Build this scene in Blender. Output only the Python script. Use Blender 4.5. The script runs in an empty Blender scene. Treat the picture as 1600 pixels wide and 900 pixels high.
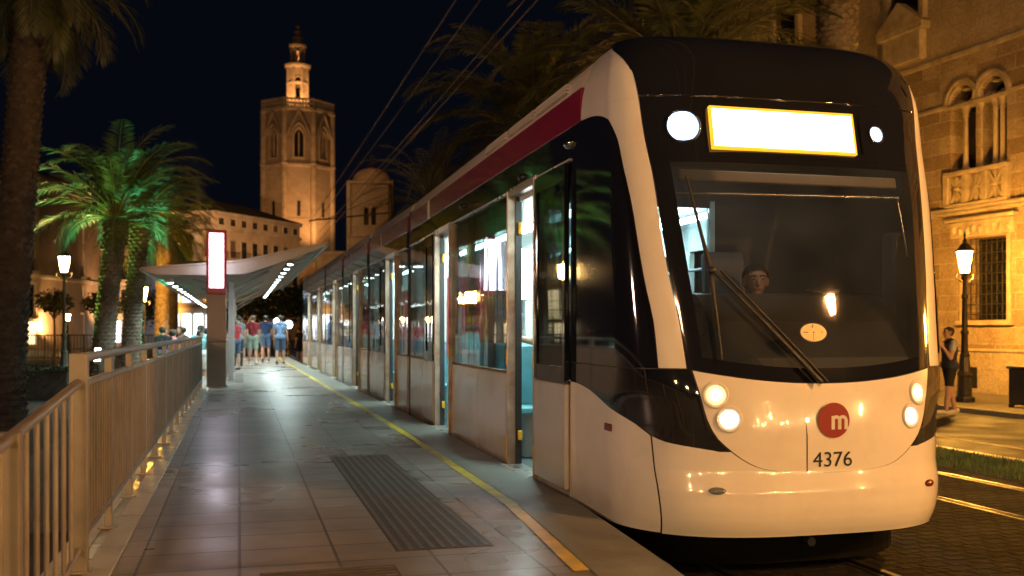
import bpy, bmesh, math, random
import numpy as np
from mathutils import Vector, Matrix, noise
random.seed(7)
D = bpy.data
SC = bpy.context.scene
COL = SC.collection
R = math.radians
PI = math.pi

# ------------------------------------------------------------------ camera
cam_d = D.cameras.new("camera")
cam_d.sensor_width = 36.0
cam_d.lens = 35.0
cam_d.shift_y = 0.04125
cam_d.clip_start = 0.1
cam_d.clip_end = 3000
cam_d.dof.use_dof = True
cam_d.dof.focus_distance = 7.0
cam_d.dof.aperture_fstop = 2.3
cam = D.objects.new("camera", cam_d)
COL.objects.link(cam)
cam.location = (0, 0, 1.60)
cam.rotation_euler = (R(90), 0, -math.atan(426 / 1556.0))
SC.camera = cam

# ------------------------------------------------------------------ night sky
W = D.worlds.new("World")
SC.world = W
W.use_nodes = True
wn = W.node_tree.nodes
bg = wn["Background"]
bg.inputs[0].default_value = (0.0017, 0.0024, 0.0050, 1)
bg.inputs[1].default_value = 1.0

# floodlights and lamps that light the far buildings
def spot(name, loc, target, power, col, size_deg, blend=0.5, rad=0.3, parent=None):
    l = D.lights.new(name, 'SPOT'); l.energy = power; l.color = col; l.spot_size = R(size_deg); l.spot_blend = blend; l.shadow_soft_size = rad
    o = D.objects.new(name, l); COL.objects.link(o); o.location = loc
    o.rotation_euler = (Vector(target) - Vector(loc)).to_track_quat('-Z', 'Y').to_euler()
    if parent is not None: o.parent = parent
    return o
def point(name, loc, power, col, rad=0.1, parent=None):
    l = D.lights.new(name, 'POINT'); l.energy = power; l.color = col; l.shadow_soft_size = rad
    o = D.objects.new(name, l); COL.objects.link(o); o.location = loc
    if parent is not None: o.parent = parent
    return o
FLOOD = (1.0, 0.44, 0.14)
spot("tower_flood", (17.2, 209.5, 18.2), (14.2, 217.5, 29), 14000, FLOOD, 95, .9, .5)
spot("tower_flood", (1, 200, 21), (11, 220, 34), 7000, FLOOD, 70, .9, .6)
spot("tower_flood", (10, 190, 4), (12, 220, 45), 8000, FLOOD, 40, .9, .6)
for dx, dy in ((-5, -5.2), (4.5, -5.5), (-1, -6.8)): spot("lantern_flood", (12.4 + dx, 224.7 + dy, 50.3), (12.4, 224.7, 57), 3500, FLOOD, 90, .8, .2)
point("lantern_glow", (12.4, 224.7, 61.5), 400, FLOOD, .3)
spot("dome_flood", (17, 158, 47), (24.3, 187, 29), 11000, FLOOD, 80, .9, .5)
spot("civic_flood", (1.5, 132, 14), (0, 166, 17), 55000, (1.0, .52, .22), 60, .9, .6)
spot("house_flood", (-16, 92, 1.5), (-16.5, 103, 8), 7000, (1.0, .55, .2), 110, .9, .3)
spot("house_flood", (-19.5, 90.5, 3.2), (-19.6, 93.5, 6), 1500, (1.0, .6, .28), 90, .9, .2)
spot("house_flood", (-11.8, 103, 1.5), (-12.5, 107, 8), 4500, (1.0, .55, .25), 110, .9, .3)
spot("house_flood", (-9.5, 118, 2), (-10, 127, 8), 9000, (1.0, .45, .08), 100, .9, .3)
spot("house_flood", (-8, 138, 3), (-8, 147, 11), 9000, (1.0, .62, .33), 90, .9, .3)

SC.view_settings.view_transform = 'Standard'
SC.view_settings.look = 'None'
SC.view_settings.gamma = 1.0
SC.view_settings.exposure = 0.0
SC.view_settings.use_curve_mapping = False
SC.render.engine = 'CYCLES'
cy = SC.cycles
cy.use_denoising = True
try:
    cy.denoiser = 'OPENIMAGEDENOISE'
except Exception:
    pass
cy.max_bounces = 7
cy.diffuse_bounces = 3
cy.glossy_bounces = 4
cy.transmission_bounces = 4
cy.transparent_max_bounces = 32
cy.sample_clamp_indirect = 2.5
cy.sample_clamp_direct = 0.0
cy.use_adaptive_sampling = False
cy.caustics_reflective = False
cy.caustics_refractive = False
cy.use_light_tree = True
cy.blur_glossy = 0.5

# ------------------------------------------------------------------ materials
M = {}
def nodes_of(name):
    m = D.materials.new(name)
    m.use_nodes = True
    nt = m.node_tree
    return m, nt, nt.nodes, nt.links, nt.nodes["Principled BSDF"]

def mat(name, col, rough=0.5, metal=0.0, var=0.15, scale=4.0, bump=0.0, bscale=None, coat=0.0, spec=0.5, rvar=0.0, dirt=None, dscale=1.5, damt=0.5):
    m, nt, n, l, p = nodes_of(name)
    tc = n.new("ShaderNodeTexCoord")
    nz = n.new("ShaderNodeTexNoise")
    nz.inputs["Scale"].default_value = scale
    nz.inputs["Detail"].default_value = 5.0
    l.new(tc.outputs["Object"], nz.inputs["Vector"])
    mr = n.new("ShaderNodeMapRange")
    mr.inputs[1].default_value = 0.3; mr.inputs[2].default_value = 0.7
    mr.inputs[3].default_value = 1 - var; mr.inputs[4].default_value = 1 + var
    l.new(nz.outputs["Fac"], mr.inputs[0])
    hs = n.new("ShaderNodeHueSaturation")
    hs.inputs["Color"].default_value = (*col, 1)
    l.new(mr.outputs[0], hs.inputs["Value"])
    out = hs.outputs[0]
    if dirt:
        nz2 = n.new("ShaderNodeTexNoise"); nz2.inputs["Scale"].default_value = dscale
        nz2.inputs["Detail"].default_value = 8.0; nz2.inputs["Roughness"].default_value = 0.7
        l.new(tc.outputs["Object"], nz2.inputs["Vector"])
        r2 = n.new("ShaderNodeMapRange")
        r2.inputs[1].default_value = 0.48; r2.inputs[2].default_value = 0.72
        r2.inputs[3].default_value = 0.0; r2.inputs[4].default_value = damt
        l.new(nz2.outputs["Fac"], r2.inputs[0])
        mx = n.new("ShaderNodeMixRGB"); mx.inputs[2].default_value = (*dirt, 1)
        l.new(r2.outputs[0], mx.inputs[0]); l.new(out, mx.inputs[1])
        out = mx.outputs[0]
    l.new(out, p.inputs["Base Color"])
    p.inputs["Roughness"].default_value = rough
    p.inputs["Metallic"].default_value = metal
    p.inputs["Specular IOR Level"].default_value = spec
    p.inputs["Coat Weight"].default_value = coat
    p.inputs["Coat Roughness"].default_value = 0.03
    if rvar:
        r3 = n.new("ShaderNodeMapRange")
        r3.inputs[1].default_value = 0.3; r3.inputs[2].default_value = 0.7
        r3.inputs[3].default_value = max(0.02, rough - rvar); r3.inputs[4].default_value = rough + rvar
        l.new(nz.outputs["Fac"], r3.inputs[0]); l.new(r3.outputs[0], p.inputs["Roughness"])
    if bump:
        nb = n.new("ShaderNodeTexNoise"); nb.inputs["Scale"].default_value = bscale or scale * 3
        nb.inputs["Detail"].default_value = 4.0
        l.new(tc.outputs["Object"], nb.inputs["Vector"])
        bp = n.new("ShaderNodeBump"); bp.inputs["Strength"].default_value = bump
        bp.inputs["Distance"].default_value = 0.02
        l.new(nb.outputs["Fac"], bp.inputs["Height"]); l.new(bp.outputs[0], p.inputs["Normal"])
    M[name] = m
    return m

def emit(name, col, strength, base=(0.8, 0.8, 0.8)):
    m, nt, n, l, p = nodes_of(name)
    p.inputs["Base Color"].default_value = (*base, 1)
    p.inputs["Emission Color"].default_value = (*col, 1)
    p.inputs["Emission Strength"].default_value = strength
    p.inputs["Roughness"].default_value = 0.3
    M[name] = m
    return m

def glass(name, tint, refl=1.0, rough=0.02, haze=0.0, wav=0.0):
    m, nt, n, l, p = nodes_of(name)
    n.remove(p)
    out = n["Material Output"]
    tr = n.new("ShaderNodeBsdfTransparent"); tr.inputs[0].default_value = (*tint, 1)
    gl = n.new("ShaderNodeBsdfGlossy"); gl.inputs["Roughness"].default_value = rough
    gl.inputs["Color"].default_value = (1, 1, 1, 1)
    fr = n.new("ShaderNodeFresnel"); fr.inputs[0].default_value = 1.5
    mu = n.new("ShaderNodeMath"); mu.operation = 'MULTIPLY'; mu.inputs[1].default_value = refl; mu.use_clamp = True
    l.new(fr.outputs[0], mu.inputs[0])
    base = tr
    if haze:
        df = n.new("ShaderNodeBsdfDiffuse"); df.inputs[0].default_value = (0.26, 0.32, 0.42, 1)
        tc = n.new("ShaderNodeTexCoord"); nz = n.new("ShaderNodeTexNoise"); nz.inputs["Scale"].default_value = 2.5
        nz.inputs["Detail"].default_value = 6
        l.new(tc.outputs["Object"], nz.inputs[0])
        mh = n.new("ShaderNodeMath"); mh.operation = 'MULTIPLY'; mh.inputs[1].default_value = haze * 2
        l.new(nz.outputs["Fac"], mh.inputs[0])
        m0 = n.new("ShaderNodeMixShader"); l.new(mh.outputs[0], m0.inputs[0]); l.new(tr.outputs[0], m0.inputs[1]); l.new(df.outputs[0], m0.inputs[2])
        base = m0
    if wav:
        tc2 = n.new("ShaderNodeTexCoord"); mp = n.new("ShaderNodeMapping"); mp.inputs["Scale"].default_value = (1, 1, 0.25)
        nb = n.new("ShaderNodeTexNoise"); nb.inputs["Scale"].default_value = 3.0; nb.inputs["Detail"].default_value = 1
        l.new(tc2.outputs["Object"], mp.inputs[0]); l.new(mp.outputs[0], nb.inputs["Vector"])
        bp = n.new("ShaderNodeBump"); bp.inputs["Strength"].default_value = wav; bp.inputs["Distance"].default_value = 0.03
        l.new(nb.outputs["Fac"], bp.inputs["Height"]); l.new(bp.outputs[0], gl.inputs["Normal"])
    mx = n.new("ShaderNodeMixShader")
    l.new(mu.outputs[0], mx.inputs[0]); l.new(base.outputs[0], mx.inputs[1]); l.new(gl.outputs[0], mx.inputs[2])
    l.new(mx.outputs[0], out.inputs[0])
    M[name] = m
    return m

def blocks(name, c1, c2, mortar, bw, bh, axis='xz', rough=0.8, msize=0.012, bump=0.6, offset=0.5, nvar=0.5, nscale=0.8, stain=(0.08, 0.05, 0.03), stain_amt=0.35, rvar=0.0, mo=0.25, ndet=9, fscale=14, fdet=5):
    """coursed stone / tile: brick texture over object coordinates"""
    m, nt, n, l, p = nodes_of(name)
    tc = n.new("ShaderNodeTexCoord"); sp = n.new("ShaderNodeSeparateXYZ"); cb = n.new("ShaderNodeCombineXYZ")
    l.new(tc.outputs["Object"], sp.inputs[0])
    ax = {'x': 0, 'y': 1, 'z': 2}
    if axis == 'wall':     # any vertical wall: x+y run along it
        ad = n.new("ShaderNodeMath"); l.new(sp.outputs[0], ad.inputs[0]); l.new(sp.outputs[1], ad.inputs[1])
        l.new(ad.outputs[0], cb.inputs[0]); l.new(sp.outputs[2], cb.inputs[1])
    else:
        l.new(sp.outputs[ax[axis[0]]], cb.inputs[0]); l.new(sp.outputs[ax[axis[1]]], cb.inputs[1])
    bk = n.new("ShaderNodeTexBrick")
    l.new(cb.outputs[0], bk.inputs["Vector"])
    bk.inputs["Color1"].default_value = (*c1, 1); bk.inputs["Color2"].default_value = (*c2, 1); bk.inputs["Mortar"].default_value = (*mortar, 1)
    bk.inputs["Scale"].default_value = 1.0; bk.inputs["Mortar Size"].default_value = msize; bk.inputs["Mortar Smooth"].default_value = 0.3
    bk.inputs["Brick Width"].default_value = bw; bk.inputs["Row Height"].default_value = bh; bk.offset = offset
    nz = n.new("ShaderNodeTexNoise"); nz.inputs["Scale"].default_value = nscale; nz.inputs["Detail"].default_value = ndet; nz.inputs["Roughness"].default_value = 0.7 if ndet > 4 else 0.5
    l.new(tc.outputs["Object"], nz.inputs["Vector"])
    mr = n.new("ShaderNodeMapRange"); mr.inputs[1].default_value = 0.45; mr.inputs[2].default_value = 0.75; mr.inputs[3].default_value = 0; mr.inputs[4].default_value = stain_amt
    l.new(nz.outputs["Fac"], mr.inputs[0])
    mx = n.new("ShaderNodeMixRGB"); mx.inputs[2].default_value = (*stain, 1)
    l.new(mr.outputs[0], mx.inputs[0]); l.new(bk.outputs["Color"], mx.inputs[1])
    nz2 = n.new("ShaderNodeTexNoise"); nz2.inputs["Scale"].default_value = fscale; nz2.inputs["Detail"].default_value = fdet
    l.new(tc.outputs["Object"], nz2.inputs["Vector"])
    m2 = n.new("ShaderNodeMapRange"); m2.inputs[1].default_value = 0.3; m2.inputs[2].default_value = 0.7; m2.inputs[3].default_value = 1 - nvar * .5; m2.inputs[4].default_value = 1 + nvar * .5
    l.new(nz2.outputs["Fac"], m2.inputs[0])
    hs = n.new("ShaderNodeHueSaturation"); l.new(mx.outputs[0], hs.inputs["Color"]); l.new(m2.outputs[0], hs.inputs["Value"])
    l.new(hs.outputs[0], p.inputs["Base Color"])
    p.inputs["Roughness"].default_value = rough
    if rvar:
        m3 = n.new("ShaderNodeMapRange"); m3.inputs[1].default_value = 0.35; m3.inputs[2].default_value = 0.65; m3.inputs[3].default_value = rough - rvar; m3.inputs[4].default_value = rough + rvar
        l.new(nz.outputs["Fac"], m3.inputs[0]); l.new(m3.outputs[0], p.inputs["Roughness"])
    hh = n.new("ShaderNodeMath"); hh.operation = 'MULTIPLY_ADD'; hh.inputs[1].default_value = -1.0
    l.new(bk.outputs["Fac"], hh.inputs[0])
    ns = n.new("ShaderNodeMath"); ns.operation = 'MULTIPLY'; ns.inputs[1].default_value = mo
    l.new(nz2.outputs["Fac"], ns.inputs[0]); l.new(ns.outputs[0], hh.inputs[2])
    bp = n.new("ShaderNodeBump"); bp.inputs["Strength"].default_value = bump; bp.inputs["Distance"].default_value = 0.015
    l.new(hh.outputs[0], bp.inputs["Height"]); l.new(bp.outputs[0], p.inputs["Normal"])
    M[name] = m
    return m

# tram
mat("tram_white", (0.78, 0.73, 0.66), 0.16, 0, 0.04, 2.5, coat=0.8, dirt=(0.48, 0.39, 0.30), dscale=2.2, damt=0.25)
mat("tram_panel", (0.80, 0.75, 0.71), 0.15, 0.35, 0.05, 1.4, coat=0.4, rvar=0.05, dirt=(0.45, 0.31, 0.22), dscale=1.8, damt=0.28)
mat("gloss_black", (0.010, 0.011, 0.016), 0.06, 0, 0.1, 3, coat=1.0, spec=0.6)
mat("satin_black", (0.012, 0.012, 0.013), 0.45, 0, 0.2, 6)
mat("rubber", (0.014, 0.013, 0.013), 0.6, 0, 0.2, 8, bump=0.2)
mat("maroon", (0.22, 0.011, 0.042), 0.26, 0, 0.1, 2.0, coat=0.5)
mat("cornice_cream", (0.62, 0.55, 0.48), 0.35, 0, 0.08, 3, dirt=(0.3, 0.24, 0.2), damt=0.4)
mat("alu", (0.55, 0.53, 0.50), 0.32, 0.8, 0.12, 6, rvar=0.1)
mat("alu_warm_reflection", (0.42, 0.33, 0.26), 0.38, 0.6, 0.3, 5, dirt=(0.2, 0.07, 0.02), damt=0.7, dscale=3)  # door post aluminium with warm orange-brown reflections painted into the colour
mat("yellow_paint", (0.75, 0.46, 0.02), 0.45, 0, 0.15, 6)
mat("saloon_teal", (0.38, 0.58, 0.60), 0.45, 0, 0.1, 4)
mat("saloon_white", (0.62, 0.68, 0.68), 0.5, 0, 0.06, 4)
mat("saloon_floor", (0.10, 0.13, 0.14), 0.5, 0, 0.2, 10)
mat("seat_cyan", (0.11, 0.36, 0.43), 0.45, 0, 0.15, 5)
mat("panel_red", (0.62, 0.02, 0.06), 0.35, 0, 0.1, 4)
mat("cab_dash", (0.085, 0.068, 0.055), 0.5, 0, 0.25, 3, bump=0.15)
mat("cab_dark", (0.045, 0.043, 0.045), 0.6, 0, 0.2, 3)
mat("cab_grey", (0.12, 0.12, 0.125), 0.6, 0, 0.2, 3)
mat("blind_cream", (0.55, 0.46, 0.36), 0.7, 0, 0.1, 5)
mat("logo_red", (0.26, 0.022, 0.010), 0.3, 0, 0.08, 3, coat=0.4)
mat("ink_black", (0.008, 0.008, 0.009), 0.4)
mat("lens_grey", (0.22, 0.23, 0.25), 0.2, 0.3, 0.1, 9)
mat("lens_red", (0.14, 0.02, 0.012), 0.25, 0, 0.1, 9)
mat("chrome", (0.7, 0.7, 0.7), 0.12, 1.0, 0.05, 5)
mat("sticker_cream", (0.75, 0.55, 0.25), 0.5, 0, 0.05, 5)
emit("sign_face", (1.0, 0.95, 0.82), 7.0)
emit("sign_amber", (1.0, 0.42, 0.02), 1.6, (0.3, 0.1, 0.0))
emit("lamp_blue_white", (0.80, 0.91, 1.0), 90.0)
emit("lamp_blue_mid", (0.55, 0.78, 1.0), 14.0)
emit("lamp_blue_dim", (0.72, 0.86, 1.0), 16.0)
emit("head_warm", (1.0, 0.72, 0.40), 9.0)
emit("head_white", (1.0, 0.93, 0.86), 10.0)
emit("saloon_strip", (0.74, 1.0, 0.96), 62.0)
emit("info_screen", (1.0, 0.98, 1.0), 5.0)
glass("windscreen_glass", (0.42, 0.45, 0.50), 1.0, 0.02, haze=0.06)
glass("window_glass", (0.72, 0.82, 0.83), 0.9, 0.02, haze=0.015, wav=0.12)
glass("clear_glass", (0.86, 0.92, 0.92), 1.0, 0.02)
# place
blocks("platform_tile", (0.25, 0.232, 0.21), (0.185, 0.172, 0.157), (0.045, 0.04, 0.036), 0.42, 0.52, "yx", 0.30, 0.010, 0.22, 0.0, 0.25, 0.9, (0.13, 0.12, 0.11), 0.3, rvar=0.05, mo=1.0, ndet=2, fscale=5, fdet=1.5)
mat("kerb_stone", (0.27, 0.245, 0.20), 0.5, 0, 0.2, 2.5, bump=0.3, dirt=(0.15, 0.12, 0.08))
mat("edge_concrete", (0.20, 0.205, 0.18), 0.5, 0, 0.25, 2.2, bump=0.2, dirt=(0.08, 0.08, 0.06), damt=0.7, rvar=0.12)
mat("line_yellow", (0.62, 0.45, 0.03), 0.45, 0, 0.2, 6, dirt=(0.22, 0.18, 0.12), dscale=3.5, damt=0.7)
mat("tactile_dark", (0.040, 0.032, 0.026), 0.5, 0, 0.25, 8, bump=0.2)
mat("tactile_rib", (0.105, 0.088, 0.072), 0.45, 0, 0.25, 8, bump=0.2)
mat("asphalt", (0.020, 0.019, 0.018), 0.7, 0, 0.3, 1.5, bump=0.6, bscale=60, rvar=0.18)
mat("road_paint", (0.7, 0.66, 0.55), 0.5, 0, 0.2, 6)
blocks("setts", (0.022, 0.018, 0.015), (0.011, 0.0095, 0.008), (0.004, 0.0035, 0.003), 0.19, 0.13, "xy", 0.85, 0.03, 0.9, 0.5, 1.2, 1.3, (0.005, 0.004, 0.004), 0.8, rvar=0.08, mo=2.2)
M["setts"].node_tree.nodes["Principled BSDF"].inputs["Specular IOR Level"].default_value = 0.22
blocks("pavement_slab", (0.22, 0.20, 0.17), (0.18, 0.165, 0.14), (0.07, 0.06, 0.05), 0.6, 0.4, 'xy', 0.5, 0.012, 0.5)
mat("rail_steel", (0.20, 0.18, 0.16), 0.42, 1.0, 0.3, 4)
mat("soil", (0.03, 0.024, 0.017), 0.9, 0, 0.4, 3, bump=0.8)
mat("grass_blade", (0.07, 0.115, 0.025), 0.6, 0, 0.35, 3)
mat("galv", (0.235, 0.205, 0.178), 0.42, 0.45, 0.18, 5, rvar=0.1, dirt=(0.2, 0.12, 0.07), damt=0.4)
mat("totem_steel", (0.27, 0.19, 0.155), 0.4, 0.25, 0.1, 2, rvar=0.08)
emit("totem_face", (0.90, 0.84, 1.0), 8.0)
mat("totem_red", (0.45, 0.01, 0.05), 0.3, 0, 0.08, 3, coat=0.3)
mat("canopy_white", (0.50, 0.455, 0.40), 0.45, 0, 0.08, 1.2, dirt=(0.32, 0.26, 0.21), damt=0.4)
mat("canopy_grey", (0.32, 0.31, 0.30), 0.45, 0.3, 0.1, 3)
emit("canopy_lamp", (0.80, 1.0, 0.96), 14.0)
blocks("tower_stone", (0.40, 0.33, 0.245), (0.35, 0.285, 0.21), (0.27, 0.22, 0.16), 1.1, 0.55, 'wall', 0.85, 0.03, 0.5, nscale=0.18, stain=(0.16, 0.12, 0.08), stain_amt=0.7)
mat("tower_trim", (0.36, 0.30, 0.22), 0.85, 0, 0.25, 0.6, dirt=(0.15, 0.11, 0.08), dscale=0.4)
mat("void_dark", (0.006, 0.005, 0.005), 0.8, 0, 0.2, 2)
blocks("palace_stone", (0.40, 0.31, 0.20), (0.24, 0.165, 0.095), (0.46, 0.37, 0.25), 1.25, 0.42, 'xz', 0.8, 0.016, 0.8, nscale=1.4, stain=(0.12, 0.07, 0.035), stain_amt=0.75)
blocks("palace_smooth", (0.42, 0.34, 0.23), (0.39, 0.31, 0.20), (0.30, 0.23, 0.15), 1.6, 0.6, 'xz', 0.8, 0.008, 0.4, nscale=1.0, stain=(0.16, 0.10, 0.05), stain_amt=0.65)
mat("palace_trim", (0.44, 0.36, 0.245), 0.75, 0, 0.22, 3, bump=0.3, dirt=(0.16, 0.10, 0.05), dscale=2.5)
mat("iron", (0.018, 0.016, 0.015), 0.5, 0.4, 0.2, 9)
mat("pane_dark", (0.012, 0.012, 0.014), 0.12, 0, 0.2, 2)
mat("roof_tile", (0.06, 0.045, 0.035), 0.8, 0, 0.3, 2, bump=0.4)
mat("plaster_ochre", (0.40, 0.30, 0.20), 0.85, 0, 0.12, 0.6, dirt=(0.2, 0.14, 0.09), dscale=0.5)
mat("plaster_white", (0.55, 0.50, 0.43), 0.85, 0, 0.12, 0.6, dirt=(0.25, 0.2, 0.15), dscale=0.5)
mat("plaster_brown", (0.28, 0.19, 0.12), 0.85, 0, 0.15, 0.6, dirt=(0.12, 0.08, 0.05), dscale=0.5)
mat("plaster_pink", (0.42, 0.33, 0.29), 0.85, 0, 0.12, 0.6, dirt=(0.2, 0.15, 0.12), dscale=0.5)
mat("shutter", (0.10, 0.07, 0.05), 0.6, 0, 0.2, 4)
emit("window_lit", (1.0, 0.80, 0.45), 1.6)
emit("shop_blue", (0.45, 0.65, 1.0), 3.0)
emit("shop_white", (0.85, 0.95, 1.0), 4.0)
emit("globe_white", (0.9, 1.0, 0.93), 14.0)
emit("globe_green", (0.8, 1.0, 0.6), 9.0)
emit("lantern_warm", (1.0, 0.60, 0.20), 400.0)
emit("lantern_street", (1.0, 0.44, 0.06), 1700.0)
emit("flood_white", (0.75, 1.0, 0.88), 30.0)
mat("lamp_iron", (0.05, 0.042, 0.034), 0.45, 0.5, 0.25, 9, bump=0.2)
mat("lamp_iron_green", (0.10, 0.095, 0.07), 0.5, 0.3, 0.25, 9, bump=0.2)
mat("palm_leaf", (0.060, 0.105, 0.030), 0.5, 0, 0.35, 1.2)
mat("palm_leaf_dry", (0.105, 0.085, 0.040), 0.6, 0, 0.35, 1.2)
mat("palm_stem", (0.20, 0.20, 0.075), 0.5, 0, 0.25, 2)
mat("palm_bark", (0.135, 0.105, 0.075), 0.85, 0, 0.4, 6, bump=0.8, bscale=30)
mat("palm_stub", (0.17, 0.14, 0.10), 0.8, 0, 0.35, 8, bump=0.4)
mat("bark", (0.07, 0.05, 0.036), 0.9, 0, 0.3, 6, bump=0.8)
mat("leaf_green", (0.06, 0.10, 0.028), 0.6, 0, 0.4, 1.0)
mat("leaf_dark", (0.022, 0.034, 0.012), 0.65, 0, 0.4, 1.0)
mat("bin_dark", (0.020, 0.018, 0.022), 0.4, 0, 0.2, 4)
mat("wire_dark", (0.10, 0.075, 0.06), 0.6, 0.3, 0.1, 4)

# ------------------------------------------------------------------ mesh helpers
class MB:
    def __init__(s):
        s.v = []; s.f = []; s.m = []; s.sm = []
    def add(s, vs, fs, mi=0, smooth=False):
        b = len(s.v)
        s.v.extend([tuple(p) for p in vs])
        for f in fs:
            s.f.append([b + i for i in f]); s.m.append(mi); s.sm.append(smooth)
    def box(s, c, d, mi=0, rot=None, ch=0.0):
        x, y, z = d[0] / 2, d[1] / 2, d[2] / 2
        if ch > 0:
            ch = min(ch, x * .45, y * .45, z * .45)
            pts = []; bm = bmesh.new()
            bmesh.ops.create_cube(bm, size=1)
            for v in bm.verts: v.co = Vector((v.co.x * d[0], v.co.y * d[1], v.co.z * d[2]))
            bmesh.ops.bevel(bm, geom=bm.edges[:], offset=ch, segments=1, affect='EDGES')
            vs = [v.co.copy() for v in bm.verts]; bm.verts.index_update()
            fs = [[v.index for v in f.verts] for f in bm.faces]; bm.free()
        else:
            vs = [Vector((a, b, e)) for e in (-z, z) for b in (-y, y) for a in (-x, x)]
            fs = [(0, 2, 3, 1), (4, 5, 7, 6), (0, 1, 5, 4), (2, 6, 7, 3), (0, 4, 6, 2), (1, 3, 7, 5)]
        if rot is not None: vs = [rot @ v for v in vs]
        c = Vector(c)
        s.add([v + c for v in vs], fs, mi)
        return s
    def bb(s, x0, x1, y0, y1, z0, z1, mi=0, ch=0.0):
        return s.box(((x0 + x1) / 2, (y0 + y1) / 2, (z0 + z1) / 2), (abs(x1 - x0), abs(y1 - y0), abs(z1 - z0)), mi, None, ch)
    def tube(s, pts, rad, n=8, mi=0, cap=True, smooth=True):
        pts = [Vector(p) for p in pts]
        if not hasattr(rad, '__len__'): rad = [rad] * len(pts)
        rings = []; up = None
        for i, p in enumerate(pts):
            d = (pts[min(i + 1, len(pts) - 1)] - pts[max(i - 1, 0)]).normalized()
            if up is None:
                up = Vector((0, 0, 1)) if abs(d.z) < .9 else Vector((1, 0, 0))
            a = d.cross(up).normalized(); b = a.cross(d).normalized(); up = b
            rings.append([p + (a * math.cos(2 * PI * k / n) + b * math.sin(2 * PI * k / n)) * rad[i] for k in range(n)])
        vs = [q for r in rings for q in r]; fs = []
        for i in range(len(pts) - 1):
            for k in range(n):
                fs.append((i * n + k, i * n + (k + 1) % n, (i + 1) * n + (k + 1) % n, (i + 1) * n + k))
        s.add(vs, fs, mi, smooth)
        if cap:
            s.add(rings[0], [list(range(n))[::-1]], mi); s.add(rings[-1], [list(range(n))], mi)
        return s
    def lathe(s, prof, c=(0, 0, 0), n=20, mi=0, smooth=True, phase=0.0, sx=1, sy=1, cap=True):
        c = Vector(c); vs = []; fs = []
        for r, z in prof:
            for k in range(n):
                a = 2 * PI * k / n + phase
                vs.append(c + Vector((r * math.cos(a) * sx, r * math.sin(a) * sy, z)))
        for i in range(len(prof) - 1):
            for k in range(n):
                fs.append((i * n + k, i * n + (k + 1) % n, (i + 1) * n + (k + 1) % n, (i + 1) * n + k))
        s.add(vs, fs, mi, smooth)
        m = len(prof) - 1
        if not cap: return s
        s.add([vs[k] for k in range(n)], [list(range(n))[::-1]], mi)
        s.add([vs[m * n + k] for k in range(n)], [list(range(n))], mi)
        return s
    def prism(s, poly, axis, lo, hi, mi=0):
        """poly: 2D points; axis 'x','y' or 'z' is the extrusion axis"""
        def P(p, h):
            return {'x': (h, p[0], p[1]), 'y': (p[0], h, p[1]), 'z': (p[0], p[1], h)}[axis]
        n = len(poly)
        vs = [P(p, lo) for p in poly] + [P(p, hi) for p in poly]
        fs = [list(range(n))[::-1], [n + k for k in range(n)]]
        for k in range(n): fs.append((k, (k + 1) % n, n + (k + 1) % n, n + k))
        s.add(vs, fs, mi); return s
    def ball(s, c, r, n=12, mi=0, sc=(1, 1, 1)):
        prof = [(max(1e-4, r * math.sin(PI * i / n)), -r * math.cos(PI * i / n)) for i in range(n + 1)]
        c = Vector(c); b = MB(); b.lathe(prof, (0, 0, 0), n * 2, mi)
        s.add([c + Vector((v[0] * sc[0], v[1] * sc[1], v[2] * sc[2])) for v in b.v], b.f, mi, True)
        return s
    def mesh(s, name, fix=True):
        me = D.meshes.new(name)
        me.from_pydata(s.v, [], s.f)
        me.polygons.foreach_set("material_index", s.m)
        me.polygons.foreach_set("use_smooth", s.sm)
        me.update()
        if fix:
            bm = bmesh.new(); bm.from_mesh(me)
            bmesh.ops.recalc_face_normals(bm, faces=bm.faces[:]); bm.to_mesh(me); bm.free()
        return me
    def build(s, name, mats, parent=None, loc=(0, 0, 0), rz=0.0, fix=True):
        me = s.mesh(name, fix)
        for k in ([mats] if isinstance(mats, str) else mats): me.materials.append(M[k])
        o = D.objects.new(name, me); COL.objects.link(o)
        o.location = loc; o.rotation_euler = (0, 0, rz)
        if parent is not None: o.parent = parent
        return o

def tag(o, label=None, cat=None, group=None, kind=None):
    if label: o["label"] = label
    if cat: o["category"] = cat
    if group: o["group"] = group
    if kind: o["kind"] = kind
    return o
def empty(name, loc=(0, 0, 0), rz=0.0, label=None, cat=None, group=None):
    o = D.objects.new(name, None); COL.objects.link(o)
    o.empty_display_size = 0.2
    o.location = loc; o.rotation_euler = (0, 0, rz)
    return tag(o, label, cat, group)
def kids(o):
    return [c for c in D.objects if c.parent == o]
def copy_tree(o, parent=None):
    c = o.copy(); COL.objects.link(c)
    if parent is not None: c.parent = parent
    for ch in kids(o): copy_tree(ch, c)
    return c

emit("lantern_tall", (1.0, 0.45, 0.135), 6800.0)
emit("lantern_pale", (1.0, 0.50, 0.23), 165.0)
emit("lantern_row", (1.0, 0.58, 0.24), 480.0)
emit("lantern_side", (1.0, 0.60, 0.42), 420.0)
emit("head_rim", (1.0, 0.55, 0.22), 1.6)
emit("head_rim_white", (1.0, 0.80, 0.62), 1.4)
emit("lamp_glow_blue", (0.30, 0.58, 1.0), 2.2)

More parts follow.
